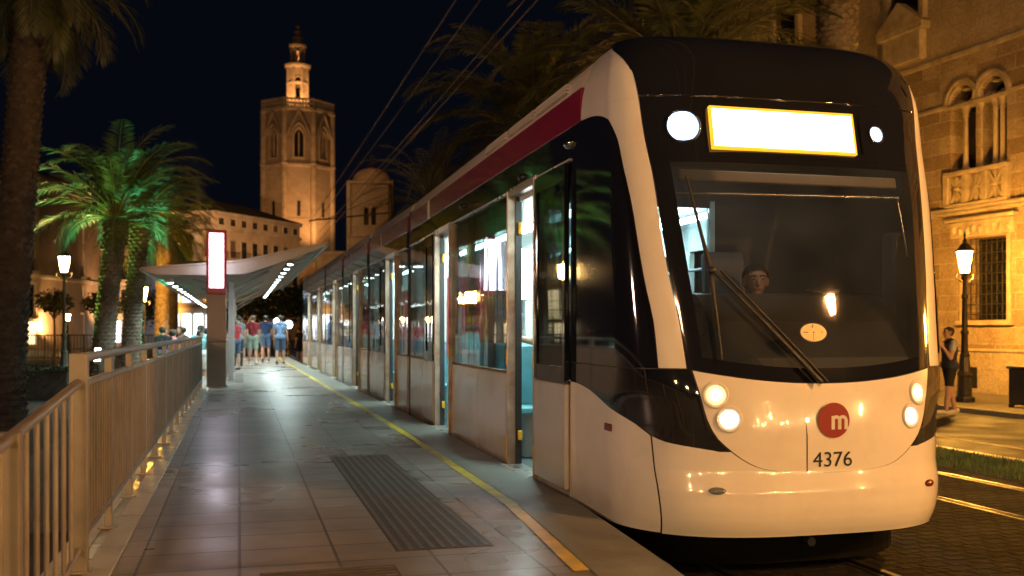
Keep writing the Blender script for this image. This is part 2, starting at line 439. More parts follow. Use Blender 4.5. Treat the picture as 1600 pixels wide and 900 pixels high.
mat("palm_stem_shaded", (0.07, 0.07, 0.03), 0.6, 0, 0.25, 2)  # darker stem and leaf copies, shade of the unlit palms put into the colour
mat("palm_leaf_shaded", (0.055, 0.065, 0.028), 0.55, 0, 0.35, 1.2)
mat("palm_bark_shaded", (0.032, 0.024, 0.017), 0.9, 0, 0.4, 6, bump=0.8, bscale=30)  # bark and stub copies with the night shade painted into their colour
mat("palm_stub_shaded", (0.05, 0.037, 0.025), 0.85, 0, 0.4, 8, bump=0.4)
mat("dome_stone", (0.38, 0.30, 0.22), 0.85, 0, 0.3, 0.6, dirt=(0.1, 0.08, 0.06), dscale=0.5)

blocks("tower_stone_shaded", (0.27, 0.215, 0.155), (0.22, 0.175, 0.125), (0.16, 0.13, 0.095), 1.1, 0.55, "wall", 0.85, 0.03, 0.5, nscale=0.25, stain=(0.10, 0.075, 0.05), stain_amt=0.7)  # darker copy of the tower stone, paints shade into the belfry walls
mat("path_dark", (0.06, 0.055, 0.048), 0.8, 0, 0.3, 2)
mat("eye_grey", (0.30, 0.27, 0.25), 0.3)

mat("under_black", (0.003, 0.003, 0.003), 0.95, 0, 0.1, 4, spec=0.1)
mat("lane_worn", (0.30, 0.27, 0.2), 0.7, 0, 0.4, 4, dirt=(0.05, 0.045, 0.04), damt=0.9, dscale=3)

# ================================================================== ground, track, roads
g = MB(); g.add([(-1500, -300, -0.125), (1500, -300, -0.125), (1500, 2500, -0.125), (-1500, 2500, -0.125)], [(0, 1, 2, 3)])
tag(g.build("ground", "soil"), kind="structure")
def sheet(name, poly, z, m, depth=None):
    b = MB()
    if depth is None: b.add([(x, y, z) for x, y in poly], [list(range(len(poly)))])
    else: b.prism(poly, 'z', z - depth, z)
    return tag(b.build(name, m), kind="structure")
sheet("track_bed", [(-0.6, -25), (7.9, -25), (7.9, 90), (-0.6, 90)], 0.0, "setts", 0.12)
sheet("lawn_strip", [(7.95, -25), (9.15, -25), (9.15, 90), (7.95, 90)], -0.005, "soil", 0.1)
sheet("road", [(9.32, -40), (14.4, -40), (14.4, 90), (9.32, 90)], -0.10, "asphalt")
sheet("square", [(-60, 40), (9.0, 40), (9.0, 300), (-60, 300)], -0.11, "asphalt")
kb = MB()
for i in range(60): kb.bb(9.16, 9.31, -24 + i * 1.9, -24 + i * 1.9 + 1.885, -0.12, 0.012, 0, .015)
tag(kb.build("road_kerb", "kerb_stone"), kind="structure")
sheet("pavement", [(14.58, -40), (24, -40), (24, 90), (14.58, 90)], 0.0, "pavement_slab", 0.12)
kb = MB()
for i in range(60): kb.bb(14.41, 14.57, -24 + i * 1.9, -24 + i * 1.9 + 1.885, -0.12, 0.006, 0, .015)
tag(kb.build("pavement_kerb", "kerb_stone"), kind="structure")
b = MB(); b.add([(10.72, 2, -0.096), (10.86, 2, -0.096), (10.86, 80, -0.096), (10.72, 80, -0.096)], [(0, 1, 2, 3)])
tag(b.build("lane_marking", "lane_worn"), kind="structure")
sheet("garden_path", [(-2.6, 9.2), (-1.2, 9.2), (-1.2, 40), (-2.6, 40)], -0.02, "path_dark", 0.1)
rb = MB()
for x in (3.1, 4.1, 6.45, 7.58):
    hw_ = .012 if x == 6.45 else .024; rb.bb(x - hw_, x + hw_, -25, 90, 0.0, 0.013, 0); rb.bb(x - .085, x - .06, -25, 90, -0.01, 0.005, 0)
tag(rb.build("tram_rails", "rail_steel"), kind="structure")
# lawn
gb = MB(); rg = random.Random(3)
for i in range(16000):
    x = rg.uniform(7.97, 9.13); y = 4 + 26 * rg.random() ** 1.6; a = rg.uniform(0, PI); h = rg.uniform(.03, .08); w = .005 + .0004 * y
    dx, dy = math.cos(a) * w, math.sin(a) * w; lx, ly = rg.uniform(-.03, .03), rg.uniform(-.03, .03)
    gb.add([(x - dx, y - dy, -.006), (x + dx, y + dy, -.006), (x + lx, y + ly, h)], [(0, 1, 2)])
tag(gb.build("lawn_grass", "grass_blade", fix=False), "short green grass strip growing between the tram track and the road", "grass", kind="stuff")

# ================================================================== platform
EDGE = [(2.20, 1.2), (2.20, 4.9), (2.37, 7.0), (2.42, 11.6), (2.40, 15.4), (2.33, 25), (2.23, 40), (2.2, 48)]
LX = -0.98
pf = MB()
def plz(y): return 0.35 if y >= 4.9 else max(0.0, 0.35 * (y - 1.2) / 3.7)
def strip(b, xl, xr, ys, dz, mi):
    for i in range(len(ys) - 1):
        a, c = ys[i], ys[i + 1]
        za, zc = plz(a) + dz, plz(c) + dz
        b.add([(xl(a), a, za), (xr(a), a, za), (xr(c), c, zc), (xl(c), c, zc)], [(0, 1, 2, 3)], mi)
def ex(y): return float(np.interp(y, [p[1] for p in EDGE], [p[0] for p in EDGE]))
YS = [1.2, 3.0, 4.9, 7.0, 9.3, 11.6, 15.4, 20, 25, 32, 40, 48]
strip(pf, lambda y: LX, ex, YS, -0.006, 0)
for i in range(len(YS) - 1):
    a, c = YS[i], YS[i + 1]
    for f in (ex, lambda y: LX):
        pf.add([(f(a), a, -.1), (f(c), c, -.1), (f(c), c, plz(c) - .006), (f(a), a, plz(a) - .006)], [(0, 1, 2, 3)], 1)
pf.add([(LX, 48, -.1), (ex(48), 48, -.1), (ex(48), 48, .344), (LX, 48, .344)], [(0, 1, 2, 3)], 1)
plat = tag(pf.build("platform", ["platform_tile", "edge_concrete"]), kind="structure")
b = MB(); strip(b, lambda y: ex(y) - 0.43, lambda y: ex(y) + .012, YS, 0.0, 0)
for i in range(len(YS) - 1):
    a, c = YS[i], YS[i + 1]
    b.add([(ex(a) + .012, a, plz(a) - .07), (ex(c) + .012, c, plz(c) - .07), (ex(c) + .012, c, plz(c)), (ex(a) + .012, a, plz(a))], [(0, 1, 2, 3)], 0)
tag(b.build("platform_edge", "edge_concrete"), kind="structure")
b = MB(); strip(b, lambda y: ex(y) - .525, lambda y: ex(y) - .436, YS[2:], 0.0, 0)
tag(b.build("yellow_line", "line_yellow"), kind="structure")
b = MB()
for i in range(48):
    y = 1.25 + i * 0.98
    if y < 4.9: continue
    b.bb(-.80 + .02, -.637, y, y + .972, .33, .3545, 0, .006)
    b.bb(LX, -.84, y, y + .972, .33, .3535, 0, .006)
tag(b.build("platform_kerb", "kerb_stone"), kind="structure")
def tactile(x0, x1, y0, y1, n, along=True):
    b = MB(); b.bb(x0, x1, y0, y1, .34, .347, 0)
    if along:
        p = (x1 - x0) / n
        for i in range(n): b.bb(x0 + p * (i + .18), x0 + p * (i + .62), y0 + .01, y1 - .01, .345, .352, 1, .003)
    else:
        p = (y1 - y0) / n
        for i in range(n): b.bb(x0 + .01, x1 - .01, y0 + p * (i + .18), y0 + p * (i + .62), .345, .352, 1, .003)
    return tag(b.build("tactile_paving", ["tactile_dark", "tactile_rib"]), kind="structure")
tactile(.86, 1.43, 5.62, 10.0, 9)
tactile(.10, .80, 4.92, 5.30, 6, False)
tactile(1.52, 1.86, 12.6, 13.0, 6, False)
tactile(-.12, .10, 25.0, 30.0, 4)

# ================================================================== platform railing
def post(name, x, y, z0, z1, w, parent, m="galv"):
    b = MB(); b.box((x, y, (z0 + z1) / 2), (w, w, z1 - z0), 0, None, .004); b.bb(x - .06, x + .06, y - .06, y + .06, z0, z0 + .012, 0)
    return b.build(name, m, parent)
FX = -0.80
fence = empty("railing", (FX, 5.56, .35), 0, "long railing of upright flat bars along the left edge of the platform", "railing")
fy1 = 22.4 - 5.56
b = MB(); b.tube([(0, 0, 1.105), (0, fy1, 1.105)], .027, 10); b.build("handrail", "galv", fence)
b = MB(); b.bb(-.02, .02, 0.03, fy1, .955, .985, 0); b.build("rail", "galv", fence)
b = MB(); b.bb(-.02, .02, 0.03, fy1, .155, .195, 0); b.build("rail", "galv", fence)
np_ = 14
for i in range(np_ + 1):
    y = fy1 * i / np_
    post("post", 0, y, 0, 1.09 if i else 1.13, .085 if i == 0 else .06 if i == np_ else .045, fence)
nb_ = int(fy1 / .105)
allbars = MB()
for i in range(1, nb_):
    y = fy1 * i / nb_
    if i < 99:
        bb = MB(); bb.bb(-.02, .02, y - .004, y + .004, .19, .96, 0); bb.build("bar", "galv", fence)
    else:
        allbars.bb(-.02, .02, y - .004, y + .004, .19, .96, 0)
tag(allbars.build("bar", "galv", fence), kind="stuff")
ramp = empty("railing", (FX, 3.95, 0), 0, "short sloping railing with thin round bars beside the near end of the platform", "railing")
def rz_(y): return 1.21 + (1.325 - 1.21) * (y / 1.55)
b = MB(); b.tube([(0, -2.4, rz_(-2.4)), (0, 1.57, rz_(1.57))], .024, 10); b.build("handrail", "galv", ramp)
b = MB(); b.tube([(0, -2.4, rz_(-2.4) - .86), (0, 1.57, rz_(1.57) - .86)], .016, 8); b.build("rail", "galv", ramp)
for y in (0.0, -1.3, -2.4):
    post("post", 0, y, plz(3.95 + y), rz_(y) + .02, .075, ramp)
for i in range(1, 19):
    y = 1.57 - i * .215
    if abs(y) < .05: continue
    b = MB(); b.tube([(0, y, rz_(y) - .86), (0, y, rz_(y))], .0115, 8); b.build("bar", "galv", ramp)

# ================================================================== totem
tot = empty("totem", (-.49, 23.05, .35), 0, "tall brown steel totem with glowing white panel framed in red beside the railing end", "totem")
b = MB(); b.bb(-.21, .21, -.10, .10, 0.0, 2.05, 0, .012); b.bb(-.23, .23, -.12, .12, 0, .03, 0); b.bb(-.206, .206, -.104, -.098, .98, 1.0, 1)
b.build("column", ["totem_steel", "satin_black"], tot)
b = MB(); b.bb(-.215, .215, -.115, .115, 2.052, 3.47, 0, .015); fr = b.build("light_frame", "totem_red", tot)
b = MB(); b.bb(-.15, .15, -.124, -.116, 2.19, 3.39, 0, .003); b.bb(-.15, .15, .116, .124, 2.19, 3.39, 0, .003); b.build("light_panel", "totem_face", fr)

# ================================================================== canopy
CY0, CY1 = 23.7, 50.0
can = empty("platform_canopy", (-.2, CY0, .35), 0, "white gull winged platform canopy with two rows of small lamps underneath", "canopy")
def cp(p): return (p[0] + .2, p[1] - .35)
TOP = [(-2.13, 2.97), (-.5, 3.12), (0, 3.17), (2.0, 3.64)]
BOT = [(2.0, 3.60), (1.2, 3.27), (.15, 2.90), (-.5, 2.86), (-1.75, 2.85), (-2.13, 2.94)]
b = MB(); b.prism([cp(p) for p in TOP + BOT], 'y', 0, .10, 0)                       # end fascia
n_r = 15
for i in range(1, n_r): 
    y = (CY1 - CY0) * i / n_r
    b.prism([cp(p) for p in [(-2.1, 2.955), (-.5, 3.08), (0, 3.12), (1.97, 3.60)] + [(1.9, 3.575), (.15, 2.90), (-.5, 2.86), (-1.75, 2.86)]], 'y', y - .03, y + .03, 0)
ribs = b.build("rib_frame", "canopy_white", can)
b = MB(); b.prism([cp(p) for p in [(-2.13, 2.974), (-.5, 3.124), (0, 3.174), (2.0, 3.644), (2.0, 3.68), (0, 3.21), (-.5, 3.16), (-2.13, 3.01)]], 'y', -.05, CY1 - CY0 + .05, 0); b.build("roof_sheet", "canopy_white", can)
b = MB(); b.tube([(cp((2.0, 3.62))[0], 0, 3.27), (cp((2.0, 3.62))[0], CY1 - CY0, 3.27)], .05, 8); b.tube([(cp((-2.13, 3))[0], 0, 2.61), (cp((-2.13, 3))[0], CY1 - CY0, 2.61)], .04, 8); b.build("edge_tube", "canopy_grey", can)
for i in range(5):
    b = MB(); y = 1.6 + i * 5.8
    b.bb(-.06, .06, y - .06, y + .06, 0, 2.45, 0, .008); b.bb(-.12, .12, y - .12, y + .12, 0, .02, 0)
    b.tube([(0, y, 2.2), (.9, y, 2.72)], .03, 8); b.tube([(0, y, 2.2), (-.9, y, 2.5)], .03, 8)
    b.build("column", "canopy_grey", can)
for side, lx, lz, n in ((0, 1.15, 3.15, 14), (1, -1.52, 2.68, 14)):
    for i in range(n):
        y = .25 + i * 1.85
        b = MB(); x, z = cp((lx, lz)); 
        b.lathe([(.06, .10), (.085, .03), (.085, .0)], (x, y, z), 14, 0); b.tube([(x, y, z + .08), (x, y, z + (.30 if side == 0 else .22))], .012, 6, 0)
        hs = b.build("lamp_housing", "canopy_grey", can)
        b = MB(); b.lathe([(.066, -.002), (.05, -.018), (.02, -.024)], (x, y, z), 14, 0); b.build("lamp_lens", "canopy_lamp", hs)
        spot("lamp_beam", (x, y, z - .04), (x, y, z - 2), 195, (.80, 1.0, .96), 165, .6, .06, hs)
# railing under canopy
rl = empty("railing", (-.32, 26.0, .35), 0, "low railing of thin bars under the canopy behind the totem", "railing")
b = MB(); b.tube([(0, 0, 1.0), (0, 14, 1.0)], .022, 8); b.build("handrail", "galv", rl)
for i in range(57):
    b = MB(); y = i * .25; b.tube([(0, y, 0), (0, y, 1.0)], .022 if i % 8 == 0 else .01, 6); b.build("post" if i % 8 == 0 else "bar", "galv", rl)

# ================================================================== overhead wires
pole = empty("catenary_pole", (6.9, 47, -.02), 0, "slim steel pole carrying the overhead tram wires far along the track", "pole")
b = MB(); b.lathe([(.16, 0), (.12, .4), (.10, 8.4)], (0, 0, 0), 14); b.lathe([(.12, 8.4), (.05, 8.5), (.02, 8.62)], (0, 0, 0), 14); b.build("mast", "lamp_iron", pole)
b = MB(); b.tube([(.1, 0, 7.2), (-3.8, 0, 6.7)], .035, 8); b.tube([(.05, 0, 8.2), (-3.0, 0, 6.8)], .015, 6); b.build("bracket_arm", "lamp_iron", pole)
def wire(label, x0, z0, x1, z1, sag=.0):
    b = MB(); pts = []
    for i in range(25):
        t = i / 24; y = -6 + t * 53
        pts.append((x0 + (x1 - x0) * t, y, z0 + (z1 - z0) * t - sag * math.sin(t * PI)))
    b.tube(pts, .011, 5, cap=False)
    tag(b.build("overhead_wire", "wire_dark"), label, "wire", "overhead tram wires")
wire("overhead wire rising highest above the tram roof", 3.55, 6.75, 3.5, 6.70, .12)
wire("overhead contact wire strung lowest above the tram roof", 3.62, 5.72, 3.55, 5.75)
wire("overhead wire running just left of the highest one", 3.25, 6.95, 3.1, 6.55, .15)
wire("overhead wire running between the highest and lowest wires", 3.75, 6.3, 3.6, 6.2, .25)

# ================================================================== TRAM
TR = empty("tram", (3.60, 5.55, 0), -.0138, "long white and maroon articulated tram with open doors and lit headlights at the platform", "tram")
def pchip(xs, ys):
    xs = np.array(xs, float); ys = np.array(ys, float)
    h = np.diff(xs); dl = np.diff(ys) / h; n = len(xs); d = np.zeros(n)
    for i in range(1, n - 1):
        if dl[i - 1] * dl[i] > 0:
            w1 = 2 * h[i] + h[i - 1]; w2 = h[i] + 2 * h[i - 1]
            d[i] = (w1 + w2) / (w1 / dl[i - 1] + w2 / dl[i])
    d[0] = dl[0]; d[-1] = dl[-1]
    def f(x):
        x = np.clip(x, xs[0], xs[-1]); i = np.clip(np.searchsorted(xs, x) - 1, 0, n - 2)
        t = (x - xs[i]) / h[i]
        return ((1 + 2 * t) * (1 - t) ** 2) * ys[i] + t * (1 - t) ** 2 * h[i] * d[i] + t * t * (3 - 2 * t) * ys[i + 1] + t * t * (t - 1) * h[i] * d[i + 1]
    return f
def tbl(l): return pchip([p[0] for p in l], [p[1] for p in l])
fS0 = tbl([(.30, .035), (.35, .008), (.42, -.016), (.50, -.027), (.57, -.027), (.63, -.017), (.68, -.006), (.73, 0), (.92, 0), (1.15, .02), (1.4, .07), (2.0, .2), (2.6, .335), (2.93, .42), (3.2, .47), (3.4, .54), (3.52, .62), (3.62, .74), (3.68, .92), (3.71, 1.2), (3.722, 1.6), (3.728, 1.85)])
fW = tbl([(.30, 1.185), (.6, 1.2), (2.4, 1.2), (2.9, 1.2), (3.2, 1.195), (3.4, 1.165), (3.52, 1.12), (3.62, 1.06), (3.68, .95), (3.71, .80), (3.722, .55), (3.728, .05)])
fL = tbl([(.30, .8), (.9, .8), (1.3, .6), (2.0, .45), (2.6, .36), (3.2, .32), (3.728, .28)])
fB = tbl([(.30, 3), (.9, 3), (1.4, 3), (3.2, 3.6), (3.728, 3.6)])
def surf(k, z):
    sg = np.sign(k); ka = np.abs(k); th = np.minimum(ka, 1) * PI / 2
    a = fW(z) * np.sin(th) ** (2 / fB(z)); s = fS0(z) + fL(z) * (1 - np.cos(th)) + np.maximum(ka - 1, 0)
    return sg * a, s
def kfa(a, z): return math.asin(min(1, (a / float(fW(z))) ** (float(fB(z)) / 2))) / (PI / 2)
def kfs(s, z):
    q = (s - float(fS0(z))) / float(fL(z))
    return math.acos(1 - q) / (PI / 2) if q < 1 else 1 + s - float(fS0(z) + fL(z))
def curve(pts):  # (z, 'a'|'s', value)
    return pchip([p[0] for p in pts], [kfa(p[2], p[0]) if p[1] == 'a' else kfs(p[2], p[0]) for p in pts])
CG = curve([(1.34, 'a', 1.035), (1.66, 'a', 1.05), (1.88, 'a', 1.08), (2.18, 'a', 1.11), (2.42, 'a', 1.13), (2.69, 'a', 1.16), (2.86, 's', .65), (2.98, 's', .72), (3.05, 's', .82), (3.095, 's', .97), (3.125, 's', 1.15), (3.14, 's', 1.35)])
CP = curve([(1.34, 'a', .88), (1.69, 'a', .91), (1.96, 'a', .95), (2.27, 'a', .98), (2.57, 'a', 1.0), (2.86, 'a', 1.03), (3.12, 'a', 1.05), (3.32, 'a', 1.07), (3.46, 's', .77), (3.56, 's', .95), (3.66, 's', 1.2)])
CN = curve([(.70, 'a', .02), (.705, 'a', .21), (.73, 'a', .43), (.79, 'a', .57), (.86, 'a', .66), (.92, 'a', .72), (1.04, 'a', .78), (1.20, 'a', .82), (1.36, 'a', .86)])
CB = curve([(.835, 'a', .69), (.845, 'a', .73), (.87, 'a', .89), (.89, 'a', .99), (.93, 'a', 1.065), (.99, 's', .45), (1.05, 's', .62), (1.09, 's', .8), (1.15, 's', 1.04), (1.19, 's', 1.26), (1.208, 's', 1.45), (1.214, 's', 1.61)])
CGL = curve([(1.34, 'a', .79), (2.0, 'a', .84), (2.75, 'a', .90)])
def kback(z, s=1.60): return 1 + s - (fS0(z) + fL(z))
def warpz(k, z, on=True):
    if not on: return z
    a, _ = surf(k, z)
    drop = .085 * np.clip(1 - (np.abs(a) / .85) ** 2, 0, 1)
    w = np.where(z < 1.36, np.clip((z - .85) / .51, 0, 1), np.clip((2.1 - z) / .74, 0, 1)); w = w * w * (3 - 2 * w)
    return z - drop * w
def patch(name, kl, kr, z0, z1, nk, nz, m, parent, off=0.0, zs=None, skew=None):
    zz = np.linspace(z0, z1, nz + 1) if zs is None else np.array(zs)
    V = []; NN = []
    for z in zz:
        l = float(kl(z)); r = float(kr(z)); ks = np.linspace(l, r, nk + 1)
        def pt(kk, zb):
            zb = np.full_like(kk, zb)
            zw = warpz(kk, zb); a, s = surf(kk, zw); return np.stack([a, s, zw], 1)
        p = pt(ks, z); e = 1e-3
        du = pt(ks + e, z) - pt(ks - e, z); dv = pt(ks, min(z + e, 3.728)) - pt(ks, z - e)
        nn = np.cross(du, dv); nn /= np.maximum(1e-12, np.linalg.norm(nn, axis=1))[:, None]
        V.append(p + nn * off); NN.append(nn)
    w = nk + 1; V = np.concatenate(V); NN = np.concatenate(NN)
    F = [(i * w + j, i * w + j + 1, (i + 1) * w + j + 1, (i + 1) * w + j) for i in range(len(zz) - 1) for j in range(nk)]
    me = D.meshes.new(name); me.from_pydata(V.tolist(), [], F); me.update()
    me.polygons.foreach_set("use_smooth", [True] * len(F))
    me.materials.append(M[m])
    me.normals_split_custom_set_from_vertices(NN.tolist())
    o = D.objects.new(name, me); COL.objects.link(o); o.parent = parent
    return o
def joinm(objs, name):
    a = objs[0]
    vs = []; fs = []; ns = []
    for o in objs:
        b0 = len(vs); vs += [tuple(v.co) for v in o.data.vertices]
        ns += [tuple(x.vector) for x in o.data.vertex_normals] if False else [tuple(n) for n in NSTORE[o.name]]
        fs += [[b0 + i for i in p.vertices] for p in o.data.polygons]
    me = D.meshes.new(name); me.from_pydata(vs, [], fs); me.update()
    me.polygons.foreach_set("use_smooth", [True] * len(fs))
    me.materials.append(a.data.materials[0]); me.normals_split_custom_set_from_vertices(ns)
    par = a.parent
    for o in objs: D.objects.remove(o)
    r = D.objects.new(name, me); COL.objects.link(r); r.parent = par
    return r
NSTORE = {}
_patch = patch
def patch(*a, **k):
    o = _patch(*a, **k)
    me = o.data; nv = len(me.vertices); nr = np.zeros((nv, 3))
    for lp, cn in zip(me.loops, me.corner_normals): nr[lp.vertex_index] = cn.vector
    NSTORE[o.name] = nr.tolist()
    return o
e_ = .006
neg = lambda f, d=0: (lambda z: -(f(z) + d))
pos = lambda f, d=0: (lambda z: f(z) + d)
# backing shell behind the seams
patch("inner_shell", neg(kback), pos(kback), .30, 1.34, 70, 24, "satin_black", TR, -.015)
for sg in (-1, 1):
    patch("inner_shell", *((lambda z: -kback(z), lambda z: -(CP(z) + .04)) if sg < 0 else (lambda z: CP(z) + .04, lambda z: kback(z))), 1.34, 3.6, 20, 40, "satin_black", TR, -.015)
def mirror(fn):
    fn(-1); fn(1)
def sided(sg, kin, kout):    # kout is nearer the tail
    return (lambda z: -kout(z), lambda z: -kin(z)) if sg < 0 else (lambda z: kin(z), lambda z: kout(z))
zg = [1.36 + .1 * i for i in range(15)] + [2.80, 2.84, 2.88, 2.92, 2.96, 3.0, 3.03, 3.06, 3.08, 3.095, 3.11, 3.12, 3.128, 3.134, 3.14]
zwht = [3.1405, 3.2, 3.26, 3.32, 3.38, 3.44, 3.5, 3.56, 3.6, 3.62]
for sg in (-1, 1):
    # white pillar and shoulder
    o1 = patch("pillar", *sided(sg, pos(CP, e_), pos(CG, -e_ * .3)), 0, 0, 16, 0, "tram_white", TR, 0, zg)
    o2 = patch("pillar", *sided(sg, pos(CP, e_), lambda z: kback(z, 1.36)), 0, 0, 30, 0, "tram_white", TR, 0, zwht)
    joinm([o1, o2], "corner_pillar")
    # black side glazing + band under it
    patch("cab_side_glazing", *sided(sg, pos(CG, e_), lambda z: kback(z, 1.60)), 0, 0, 24, 0, "gloss_black", TR, -.003, zg)
    patch("cab_side_band", *sided(sg, pos(CN, e_), lambda z: np.minimum(CB(z), kback(z, 1.6))), 0, 0, 30, 0, "gloss_black", TR, -.002, [.842, .85, .86, .87, .88, .9, .92, .95, .99, 1.02, 1.05, 1.08, 1.11, 1.14, 1.165, 1.19, 1.2, 1.208, 1.214, 1.26, 1.3, 1.335, 1.352])
    # side window in the glazing
    W1 = pchip([1.44, 1.74, 1.9, 2.74], [kfs(.68, 1.44), kfs(1.0, 1.74), kfs(1.02, 1.9), kfs(1.02, 2.74)])
    patch("cab_side_window", *sided(sg, lambda z: CG(z) + .035, lambda z: float(W1(z))), 1.44, 2.74, 10, 20, "gloss_black", TR, .004)
    # lower white flank
    KS = curve([(.30, 's', .33), (.93, 's', .352)])
    patch("flank_panel", *sided(sg, lambda z: (KS(z) if z < .93 else float(CB(z))) + e_, lambda z: kback(z, 1.597)), 0, 0, 24, 0, "tram_white", TR, 0, [.305, .36, .42, .5, .6, .7, .8, .86, .92, .93, .96, .99, 1.02, 1.05, 1.08, 1.11, 1.14, 1.16, 1.18, 1.195, 1.205, 1.211])
    # bumper horns
    h1 = patch("horn", *sided(sg, pos(CN, e_ * .8), pos(KS, -e_ * .5)), 0, 0, 20, 0, "tram_white", TR, 0, [.7004, .703, .706, .712, .72, .73, .745, .76, .78, .8, .82, .84])
    h2 = patch("horn", *sided(sg, lambda z: float(CB(z)) + .004, pos(KS, -e_ * .5)), 0, 0, 14, 0, "tram_white", TR, 0, [.84, .845, .855, .87, .88, .89, .905, .92])
    if sg < 0: HL = [h1, h2]
    else: HR = [h1, h2]
bz = [.30, .31, .33, .36, .39, .42, .45, .48, .51, .54, .57, .60, .63, .66, .7004]
bp0 = patch("bumper_mid", neg(KS, -e_ * .5), pos(KS, -e_ * .5), 0, 0, 72, 0, "tram_white", TR, 0, bz)
bumper = joinm([bp0] + HL + HR, "bumper")
patch("nose_panel", neg(CN, -e_ * .3), pos(CN, -e_ * .3), 0, 0, 56, 0, "tram_white", TR, .002, [.702, .704, .707, .711, .717, .725, .735, .75, .77, .8, .84, .88, .92, .96, 1.0, 1.05, 1.1, 1.15, 1.2, 1.24, 1.28, 1.31, 1.335, 1.345])
# windscreen surround, glass, header, roof cap
for sg in (-1, 1):
    patch("windscreen_frame", *sided(sg, lambda z: float(CGL(z)), pos(CP, -e_ * .3)), 1.352, 2.75, 6, 24, "gloss_black", TR, 0)
patch("windscreen_sill", neg(CGL), pos(CGL), 1.352, 1.44, 40, 4, "gloss_black", TR, 0)
patch("windscreen", neg(CGL), pos(CGL), 1.44, 2.70, 44, 40, "windscreen_glass", TR, -.001)
patch("windscreen_header", neg(CGL), pos(CGL), 2.70, 2.75, 40, 3, "gloss_black", TR, 0)
patch("sign_header", neg(CP, -e_ * .3), pos(CP, -e_ * .3), 2.752, 3.155, 44, 14, "gloss_black", TR, 0)
KR = lambda z: CP(z) - e_ * .3 if z < 3.60 else kback(z, 1.9 if z < 3.72 else 2.3)
def capk(z):
    return float(CP(z)) - e_ * .3 if z < 3.58 else float(np.interp(z, [3.58, 3.66], [float(CP(3.58)), float(kback(3.66, 2.3))])) if z < 3.66 else float(kback(z, 2.3))
patch("roof_cap", lambda z: -capk(z), capk, 0, 0, 64, 0, "gloss_black", TR, .001, [3.16, 3.2, 3.24, 3.28, 3.32, 3.36, 3.4, 3.44, 3.48, 3.52, 3.55, 3.58, 3.6, 3.62, 3.64, 3.66, 3.675, 3.69, 3.7, 3.708, 3.714, 3.718, 3.721, 3.724, 3.726, 3.7279])
# shallow trim lines
b = MB()
for zz_ in (3.158,):
    pts = []
    for k in np.linspace(-float(CP(zz_)) + .02, float(CP(zz_)) - .02, 40):
        a, s = surf(np.array([k]), np.array([zz_])); pts.append((a[0], s[0] - .003, zz_))
    b.tube(pts, .006, 6)
b.build("header_trim", "gloss_black", TR)

def on_surf(a, z, off=0.0):
    k = kfa(abs(a), z) * (1 if a >= 0 else -1)
    def P(kk, zz2):
        aa, ss = surf(np.array([kk]), np.array([zz2])); return np.array([aa[0], ss[0], zz2])
    p = P(k, z); n = np.cross(P(k + 1e-3, z) - P(k - 1e-3, z), P(k, z + 1e-3) - P(k, z - 1e-3)); n /= np.linalg.norm(n)
    if n[1] > 0: n = -n
    return Vector(p + n * off), Vector(n)
def disc_at(b, a, z, prof, n=24, mi=0, sx=1, sy=1):
    p, nr = on_surf(a, z)
    q = nr.to_track_quat('Z', 'Y').to_matrix()
    t = MB(); t.lathe(prof, (0, 0, 0), n, mi, True, 0, sx, sy)
    b.add([p + q @ Vector(v) for v in t.v], t.f, mi, True)
for a, z, m, r, rim in ((-.73, 1.195, "head_warm", .062, "head_rim"), (-.655, 1.045, "head_white", .062, "head_rim_white"), (.645, 1.04, "head_white", .060, "head_rim_white"), (.72, 1.19, "head_warm", .060, "head_rim")):
    b = MB(); disc_at(b, a, z, [(r + .024, -.01), (r + .024, .008), (r + .016, .014), (r + .004, .012), (r + .001, .002), (r, -.008)]); hl = b.build("headlight", "tram_white", TR)
    b = MB(); disc_at(b, a, z, [(r - .001, .001), (r * .62, .006)]); b.build("glow_ring", rim, hl)  # emissive ring paints the falloff of light around the lens
    b = MB(); disc_at(b, a, z, [(r * .62, .0062), (r * .45, .012), (.002, .014)]); b.build("lens", m, hl)
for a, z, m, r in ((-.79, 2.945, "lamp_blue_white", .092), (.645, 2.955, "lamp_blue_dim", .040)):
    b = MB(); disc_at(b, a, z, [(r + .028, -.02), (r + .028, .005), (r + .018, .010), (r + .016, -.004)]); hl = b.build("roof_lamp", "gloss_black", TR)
    b = MB(); disc_at(b, a, z, [(r + .015, .001), (r, .005)]); b.build("glow_ring", "lamp_glow_blue", hl)  # this ring and the next are emissive, painting a glow around the lamp
    b = MB(); disc_at(b, a, z, [(r, .0052), (r * .72, .008)]); b.build("inner_glow", "lamp_blue_mid", hl)
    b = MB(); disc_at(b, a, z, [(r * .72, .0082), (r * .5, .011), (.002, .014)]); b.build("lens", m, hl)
for a, z, m, sx in ((-.735, .60, "lens_grey", 1), (.82, .585, "lens_red", 1)):
    b = MB(); disc_at(b, a, z, [(.055, -.01), (.055, .008), (.045, .014), (.002, .016)], 20, 0, 1.0, .42); b.build("marker_lamp", m, TR)
# side markers on the flank
b = MB(); b.box((-1.205, .76, .945), (.02, .11, .05), 0, None, .008); b.build("marker_lamp", "lens_red", TR)
b = MB(); b.box((1.205, .76, .945), (.02, .11, .05), 0, None, .008); b.build("marker_lamp", "lens_red", TR)
